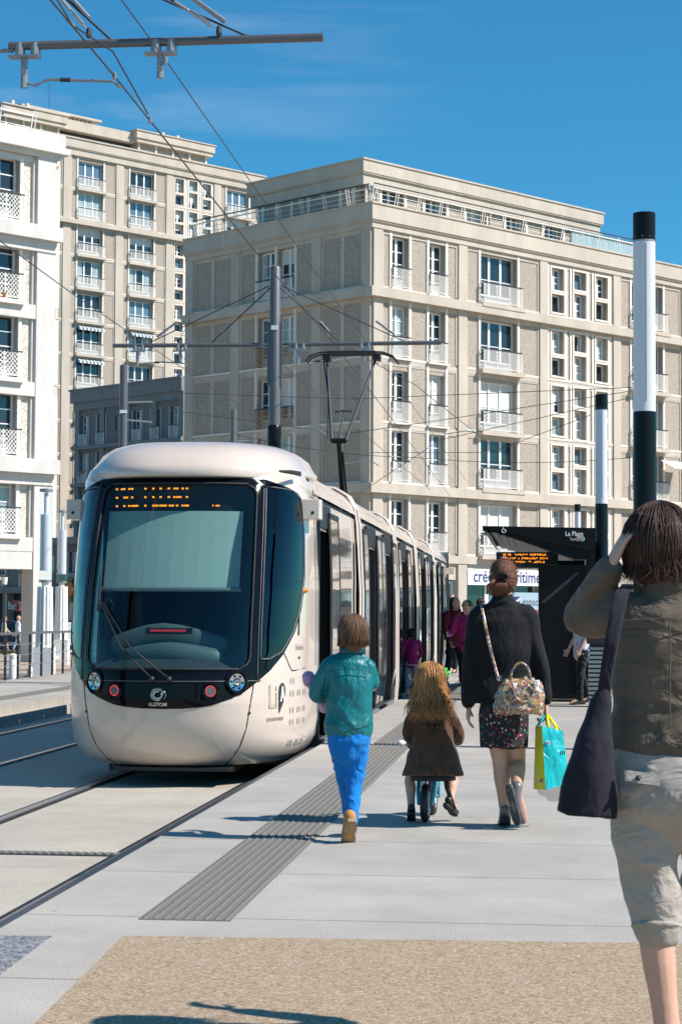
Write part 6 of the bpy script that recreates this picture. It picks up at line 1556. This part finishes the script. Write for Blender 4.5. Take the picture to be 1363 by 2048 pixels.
shoe(by, J['anl']+V((0, 0, 0)), J['tol'], .95, su, so_, .006); shoe(by, J['anr']+V((0, -.0, -.01)), J['tor'], 1.05, su, so_, .01)
pz = empty('plush_toy', (X0, Y0, 0), 0, 'pink and purple patterned soft toy held in the left arm of the child', 'soft toy')
pm = spotted('plush_print', (.42, .30, .48), [(.55, .25, .35), (.28, .15, .42), (.6, .45, .6)], 60, .7, .5, chaos=True); pk = mat('plush_pink', (.75, .42, .45), .9, var=.1, vs=20)
b = MB(); b.mt(pm); b.limb([P(616, 1352, .08), P(619, 1364, .08)], [(.038, .03), (.040, .03)], 14); b.mt(pk); b.limb([P(645, 1375, .17), P(650, 1400, .16), P(648, 1415, .13)], [.03, .04, .035], 12); b.limb([P(622, 1372, .09), P(645, 1385, .16)], [.025, .03], 10); b.build('body', None, pz, True)

# ---- girl on the balance bike
Y0 = 13.05; X0 = at(865, 1228, Y0).x; P = loc_fn(X0, Y0); s0 = F/Y0
gl = empty('person', (X0, Y0, 0), 0, 'small girl with long ginger blond hair in brown corduroy coat riding a toy bike', 'person')
J = dict(head=P(860, 1362, .06), neck=P(862, 1400, .02), chest=P(863, 1432), pelvis=P(865, 1525, -.02), face=V((.1, 1, 0)),
         shl=P(832, 1415), ell=P(813, 1468, .02), wrl=P(822, 1490, .18), shr=P(893, 1415), elr=P(915, 1462, .03), wrr=P(914, 1482, .16),
         hdl=V((0, 1, 0)), hnl=V((0, .1, -1)), htl=V((1, 0, 0)), hdr=V((.1, 1, 0)), hnr=V((0, .1, -1)), htr=V((-1, 0, 0)),
         hpl=P(848, 1530), knl=P(820, 1556, .08), anl=P(822, 1620, .0), tol=P(822, 1632, .12), hpr=P(882, 1530), knr=P(905, 1556, .14), anr=P(899, 1606, .03), tor=P(912, 1622, .10))
bo, q = body(J, .68, gl, M['skin'], .0055, curl=(1.2, 1.2))
cd = cloth('brown_corduroy', (.068, .030, .014), .9, 9, c2=(.125, .060, .030), fdist=.045, sheen=.15)
b = MB()
b.limb([P(862, 1394), P(862, 1404), P(863, 1418), P(864, 1450), P(865, 1485, -.02), P(865, 1520, -.03), P(865, 1551, -.04)], [(20/s0, .045), (30/s0, .055), (42/s0, .07), (38/s0, .085), (43/s0, .11), (53/s0, .15), (62/s0, .18)], 22, ends=(1, 0))
b.limb([P(836, 1418), P(822, 1442), P(814, 1468, .01), P(822, 1486, .14)], [.043, .040, .037, .034], 14)
b.limb([P(889, 1418), P(903, 1440), P(914, 1462, .02), P(916, 1480, .12)], [.043, .041, .038, .034], 14)
ct = remesh(b, 'coat', cd, gl, .006, 3, .009, (7, 7, 4), 9)
b = MB(); b.mt(cd); b.limb([P(846, 1452, -.088), P(865, 1453, -.095), P(884, 1454, -.088)], [(.004, .011)]*3, 8, side=(0, 1, 0)); b.mt(M['black_gl'])
for x in (857, 869): b.limb([P(x, 1453, -.100), P(x, 1453, -.104)], [.008, .007], 8)
b.build('half_belt', None, ct, True)
b = MB(); b.mt(M['black_m']); b.tube([P(889, 1548, .0), P(893, 1575, .0), P(902, 1600, .01), P(909, 1618, .02)], [(.012, .004), (.016, .004), (.014, .004), (.010, .004)], 8, side=(1, 0, 0)); b.build('loose_belt', None, gl, True)
b = MB(); b.limb([P(865, 1535, -.03), P(865, 1560, -.03)], [(42/s0, .10), (46/s0, .12)], 18, ends=(1, 0)); b.build('dress', M['black_m'], gl, True)
for a_ in 'lr': shoe(gl, J['an'+a_]+V((0, 0, 0)), J['to'+a_], .72, mat('dark_shoe', (.03, .022, .02), .4) if a_ == 'l' else bpy.data.materials['dark_shoe'], heel=.008)
hm4 = hairmat('ginger_blond_hair', (.24, .095, .028), (.72, .38, .14))
b = MB(); hc = P(860, 1356, .03); capblob(b, hc, (.082, .092, .095), -.6)
hair_strands(b, hc, (.092, .105, .102), 1200, lambda ph: (.235+.03*math.sin(ph*5)) if abs(ph) > 1.4 else .10, .0026, .6, 7, .034, 5.5, inward=.0, end_jit=.06, ang=94, pull=(0, -.035, 0))
hair_strands(b, hc, (.10, .112, .106), 150, lambda ph: .24, .0022, .9, 17, .022, 5, inward=-.03, end_jit=.06, ang=92, pull=(0, -.04, 0))
ho = b.build('hair', hm4, gl, True, fix=False)
fl_ = empty('pinwheel', tuple(P(888, 1347, .10)+V((X0, Y0, 0))), 0, 'small bright green flower pinwheel with pink centre beside the girl hair', 'pinwheel')
b = MB(); b.mt(mat('pinwheel_green', (.10, .75, .15), .3, coat=.5))
for i in range(6): t = i*pi/3; b.limb([(.012*math.cos(t), 0, .012*math.sin(t)), (.036*math.cos(t+.3), .006, .036*math.sin(t+.3))], [(.008, .003), (.013, .003)], 8)
b.build('petals', None, fl_, True); b = MB(); b.mt(mat('pinwheel_pink', (.8, .08, .2), .3)); b.limb([(0, -.008, 0), (0, -.002, 0)], [.011, .011], 8); b.build('hub', None, fl_, True)
b = MB(); b.mt(M['white']); b.tube([(0, 0, 0), (-.01, .04, -.42)], .003, 5); b.build('stick', None, fl_)
# the bike
bk_ = empty('balance_bike', tuple(V((P(850, 1602, -.02).x+X0, Y0-.02, 0))), R(-8), 'turquoise plastic balance bike with thick black tyres under the girl', 'toy bike')
tqb = mat('turquoise_plastic_gloss', (.0, .42, .58), .3, coat=.5); wh = mat('white_plastic', (.7, .72, .76), .35)
wr_ = .125
for y_ in (0, .50):
    we = empty('wheel'); we.parent = bk_; we.location = (0, y_, wr_)
    b = MB(); b.tube([(0, (wr_-.022)*math.cos(t), (wr_-.022)*math.sin(t)) for t in fr_range(0, 2*pi, 32)], [(.026, .022)]*33, 10, side=(1, 0, 0)); b.build('tyre', M['black_m'], we, True)
    b = MB(); b.mt(wh)
    for s_ in (-1, 1):
        disc(b, V((s_*.018, 0, 0)), V((s_, 0, 0)), wr_-.038, wr_-.055, 28, .006); disc(b, V((s_*.016, 0, 0)), V((s_, 0, 0)), .030, .001, 20, .012)
        for i in range(5): t = i*2*pi/5; b.bar((s_*.018, .02*math.cos(t), .02*math.sin(t)), (s_*.018, (wr_-.05)*math.cos(t), (wr_-.05)*math.sin(t)), .022, .006)
    b.build('rim', None, we, True, auto=40)
b = MB(); b.mt(tqb)
for s_ in (-1, 1):
    b.limb([(s_*.044, 0, wr_), (s_*.052, .05, .20), (s_*.05, .12, .30)], [(.012, .028), (.014, .04), (.016, .045)], 10); b.limb([(s_*.05, .12, .30), (s_*.048, .26, .25), (s_*.04, .42, .34)], [(.016, .045), (.015, .06), (.012, .04)], 10)
b.limb([(0, .10, .31), (0, .42, .38)], [(.05, .03), (.035, .03)], 10); b.build('frame', None, bk_, True)
b = MB(); b.mt(tqb)
for s_ in (-1, 1): b.limb([(s_*.045, .50, wr_), (s_*.045, .46, .28), (s_*.03, .43, .38)], [(.010, .018), (.012, .022), (.012, .02)], 10)
b.limb([(0, .43, .37), (0, .40, .50)], [.022, .018], 10); b.build('fork', None, bk_, True)
b = MB(); b.mt(M['black_m']); b.limb([(0, .02, .35), (0, .14, .345)], [(.06, .025), (.035, .02)], 12); b.build('saddle', None, bk_, True)
b = MB(); b.mt(tqb); b.tube([(-.12, .30, .50), (-.06, .38, .52), (0, .40, .51), (.06, .38, .52), (.12, .30, .50)], .011, 8); b.build('handlebar', None, bk_, True)
for s_ in (-1, 1): b = MB(); b.mt(wh); b.limb([(s_*.115, .30, .50), (s_*.185, .24, .495)], [.015, .015], 10); b.limb([(s_*.186, .239, .495), (s_*.19, .235, .495)], [.022, .022], 10); b.build('grip', None, bk_, True)

# ---- people farther off
def pose(H, stride=.12, arms=(-.1, .12), wl=.0, lean=0, sit=0, bend=(.1, .1)):
    h = H; s = .105*h; 
    J = dict(lg=.8, head=V((0, .02+lean, .925*h)), neck=V((0, lean*.8, .84*h)), chest=V((0, lean*.5, .74*h)), pelvis=V((0, 0, .53*h)))
    for k, sg, st, ar, bd in (('l', -1, stride, arms[0], bend[0]), ('r', 1, -stride, arms[1], bend[1])):
        J['sh'+k] = V((sg*s, lean*.7, .805*h)); e = V((sg*(s+.05), ar*.5+lean*.6, .63*h)); J['el'+k] = e; J['wr'+k] = e+V((-sg*.01, ar*.5+bd, -.13*h if bd < .15 else -.02*h))
        J['hp'+k] = V((sg*.052*h, 0, .49*h)); J['kn'+k] = V((sg*.05*h, st*.6+.02, .275*h)); J['an'+k] = V((sg*.045*h, st-(.06 if st < 0 else 0), .05*h+(.04 if st < 0 else 0)))
        J['to'+k] = J['an'+k]+V((0, .15, -.035*h if st >= 0 else -.07*h)); J['hd'+k] = (J['wr'+k]-J['el'+k]).normalized(); J['hn'+k] = V((-sg, 0, 0)); J['ht'+k] = V((0, 1, 0.3))
    return J
def dress(J, H, parent, top, bottom, sleeve=1, tlen=.50, blen=.06, voxel=.011, skirt=None, loose=1, face=True, skin='skin', hair_=None, hairlen=.05, seed=1, shoes='black_m', hands=True):
    k = H/1.7; o, q = body(J, k, parent, M[skin], .009, face=face, curl=(.6, .6))
    b = MB(); nk, ch, pl = J['neck'], J['chest'], J['pelvis']; bt = V((pl.x, pl.y, tlen*H))
    b.limb([nk-V((0, 0, .02)), nk-V((0, 0, .06))*k, ch, ch.lerp(pl, .5), bt], [(.07*k, .06*k), (.155*k*loose, .085*k), (.17*k*loose, .12*k), (.155*k*loose, .12*k), (.175*k*loose, .13*k)], 16)
    for a in 'lr':
        s_, e, w_ = J['sh'+a], J['el'+a], J['wr'+a]
        b.limb([s_, s_.lerp(e, .5), e] + ([e.lerp(w_, .9)] if sleeve == 1 else []), [.062*k, .058*k, .052*k]+([.042*k] if sleeve == 1 else []), 12)
    remesh(b, 'top', top, parent, voxel, 3, .010, (6, 6, 7), seed)
    b = MB(); b.limb([pl+V((0, 0, .05*H)), pl, pl-V((0, 0, .04*H))], [(.14*k, .11*k), (.16*k, .125*k), (.14*k, .11*k)], 14)
    for a in 'lr':
        h_, n_, an = J['hp'+a], J['kn'+a], J['an'+a]; e_ = n_.lerp(an, .92 if blen < .3 else .1)
        b.limb([h_, h_.lerp(n_, .5), n_, e_], [.088*k, .076*k, .062*k, .055*k], 12)
    remesh(b, 'trousers', bottom, parent, voxel, 3, .008, (6, 6, 9), seed+3)
    for a in 'lr': shoe(parent, J['an'+a], J['to'+a], k*.95, M[shoes])
    if hair_:
        b = MB(); hc = V(J['head'])+V((0, -.012, .012))*k; capblob(b, hc, (.084*k, .10*k, .108*k), -.3)
        hair_strands(b, hc, (.088*k, .106*k, .110*k), 170, lambda ph: hairlen, .007, .85, seed, .01, 5, inward=.0, end_jit=.02, ang=86 if hairlen > .05 else 75)
        b.build('hair', hair_, parent, True, fix=False)
    return q
def place(px, pyfoot, zf, rz, label, Y=None):
    if Y is None: p = onz(px, pyfoot, zf)
    else: p = at(px, 1228, Y); p.z = zf
    return empty('person', (p.x, p.y, zf), rz, label, 'person')
M['magenta'] = cloth('magenta_knit', (.32, .005, .10), .5); M['pale_jean'] = cloth('pale_denim', (.30, .36, .45), .6); M['dark_jean'] = cloth('dark_denim', (.012, .014, .02), .5)
M['burg'] = cloth('burgundy_fleece', (.12, .006, .018), .5); M['pink'] = cloth('pink_knit', (.60, .03, .20), .5); M['whites'] = cloth('white_cotton', (.68, .69, .72), .6); M['paleb'] = cloth('pale_blue_cotton', (.50, .56, .68), .6); M['creamk'] = cloth('cream_knit', (.52, .46, .36), .6)
M['shoe_w'] = mat('white_trainer', (.6, .62, .68), .5)
dkh = hairmat('black_brown_hair', (.010, .006, .005), (.04, .02, .014)); ash = hairmat('ash_hair', (.09, .05, .025), (.26, .17, .09))
# girl by the tram
g = place(823, 1395, 0, R(20), 'little girl in magenta cardigan and pale jeans beside the open tram doors', 33); J = pose(1.12, .10, (.0, .05), bend=(.25, .1))
dress(J, 1.12, g, M['magenta'], M['pale_jean'], hair_=dkh, hairlen=.10, seed=2, shoes='shoe_w', tlen=.47)
b = MB(); b.tube([(.115*math.cos(t), .085*math.sin(t), .47*1.12-.01+.006*math.sin(9*t)) for t in fr_range(0, 2*pi, 40)], .012, 6); b.build('frill', mat('frill', (.7, .35, .42), .8), g, True)
# woman in burgundy
g = place(908, 1371, 0, R(205), 'dark haired woman in burgundy hooded top walking toward us beside the tram', 37.5); J = pose(1.68, .16, (-.1, .12), bend=(.1, .1)); J['face'] = V((-.5, 1, 0))
q = dress(J, 1.68, g, M['burg'], M['dark_jean'], hair_=dkh, hairlen=.16, seed=4, skin='skin_d', shoes='shoe_w')
b = MB(); b.limb([(-.10, -.07, 1.40), (0, -.12, 1.37), (.10, -.07, 1.40)], [.035, .045, .035], 10); b.limb([(-.09, .06, 1.43), (0, .11, 1.38), (.09, .06, 1.43)], [.025]*3, 10); b.build('hood', M['burg'], g, True)
text('chest_print', 'USA', .10, mat('print_lilac', (.35, .25, .45), .6), g, Matrix.Translation((0, .128, 1.20)) @ Matrix.Rotation(pi, 4, 'Z'), xs=.8)
# woman in pink
g = place(934, 1388, 0, R(150), 'fair haired woman in bright pink top holding a cigarette, talking beside the black jacket', 34); J = pose(1.60, .15, (.05, .12), bend=(.05, .28)); J['face'] = V((.3, 1, -.1)); J['elr'] = V((.26, .10, 1.02)); J['wrr'] = V((.20, .33, 1.0)); J['hdr'] = V((-.1, 1, .1)); J['hnr'] = V((-1, 0, 0)); J['htr'] = V((0, 0, 1))
q = dress(J, 1.60, g, M['pink'], M['dark_jean'], hair_=ash, hairlen=.03, seed=5, shoes='shoe_w')
b = MB(); b.mt(M['signw']); b.tube([J['wrr']+V((-.03, .10, .03)), J['wrr']+V((-.05, .16, .06))], .005, 5); b.build('cigarette', None, g)
# man behind the two women
g = place(905, 1350, 0, R(160), 'short haired man mostly hidden behind the burgundy woman', 46); J = pose(1.80, .1); dress(J, 1.80, g, M['whites'], M['dark_jean'], hair_=ash, hairlen=.01, seed=6)
# man with glasses
g = place(960, 1350, 0, R(-40), 'dark haired man with glasses and white shirt, left of the black jacket', 44); J = pose(1.72, .1); q = dress(J, 1.72, g, M['whites'], M['dark_jean'], hair_=dkh, hairlen=.01, seed=7, skin='skin_d')
b = MB(); b.mt(M['black_m'])
for s_ in (-1, 1): b.tube([q(s_*.034+.024*math.cos(t), .108, .012+.018*math.sin(t)) for t in fr_range(0, 2*pi, 12)], .003, 5); b.tube([q(s_*.058, .106, .016), q(s_*.084, .0, .018)], .003, 5)
b.build('glasses', None, g)
# person by the poster
g = place(1053, 1320, 0, R(120), 'distant dark haired person in front of the bank window poster', 60); J = pose(1.62, .12); dress(J, 1.62, g, M['dark_jean'], M['dark_jean'], hair_=dkh, hairlen=.05, seed=8)
# person behind the shelter panel
g = place(1163, 1398, 0, R(100), 'person in pale blue shirt and dark trousers half hidden by the shelter panel', 30.2); J = pose(1.66, .06, (0, .05)); dress(J, 1.66, g, M['paleb'], M['dark_jean'], sleeve=.5, hair_=dkh, hairlen=.02, seed=9, tlen=.46)
# walkers at the far left
g = place(37, 1305, ZG, R(-65), 'older walker in white shirt and rolled blue jeans beyond the fence', 94); J = pose(1.72, .20, (.1, -.1)); dress(J, 1.72, g, M['whites'], M['pale_jean'], hair_=None, seed=10, loose=1.15, tlen=.46, blen=.06)
g = place(9, 1302, ZG, R(-70), 'blond walker in cream jumper and dark shorts cut by the left edge', 94.6); J = pose(1.70, .22, (.3, -.1)); dress(J, 1.70, g, M['creamk'], M['dark_jean'], hair_=ash, hairlen=.03, seed=11, blen=.4)
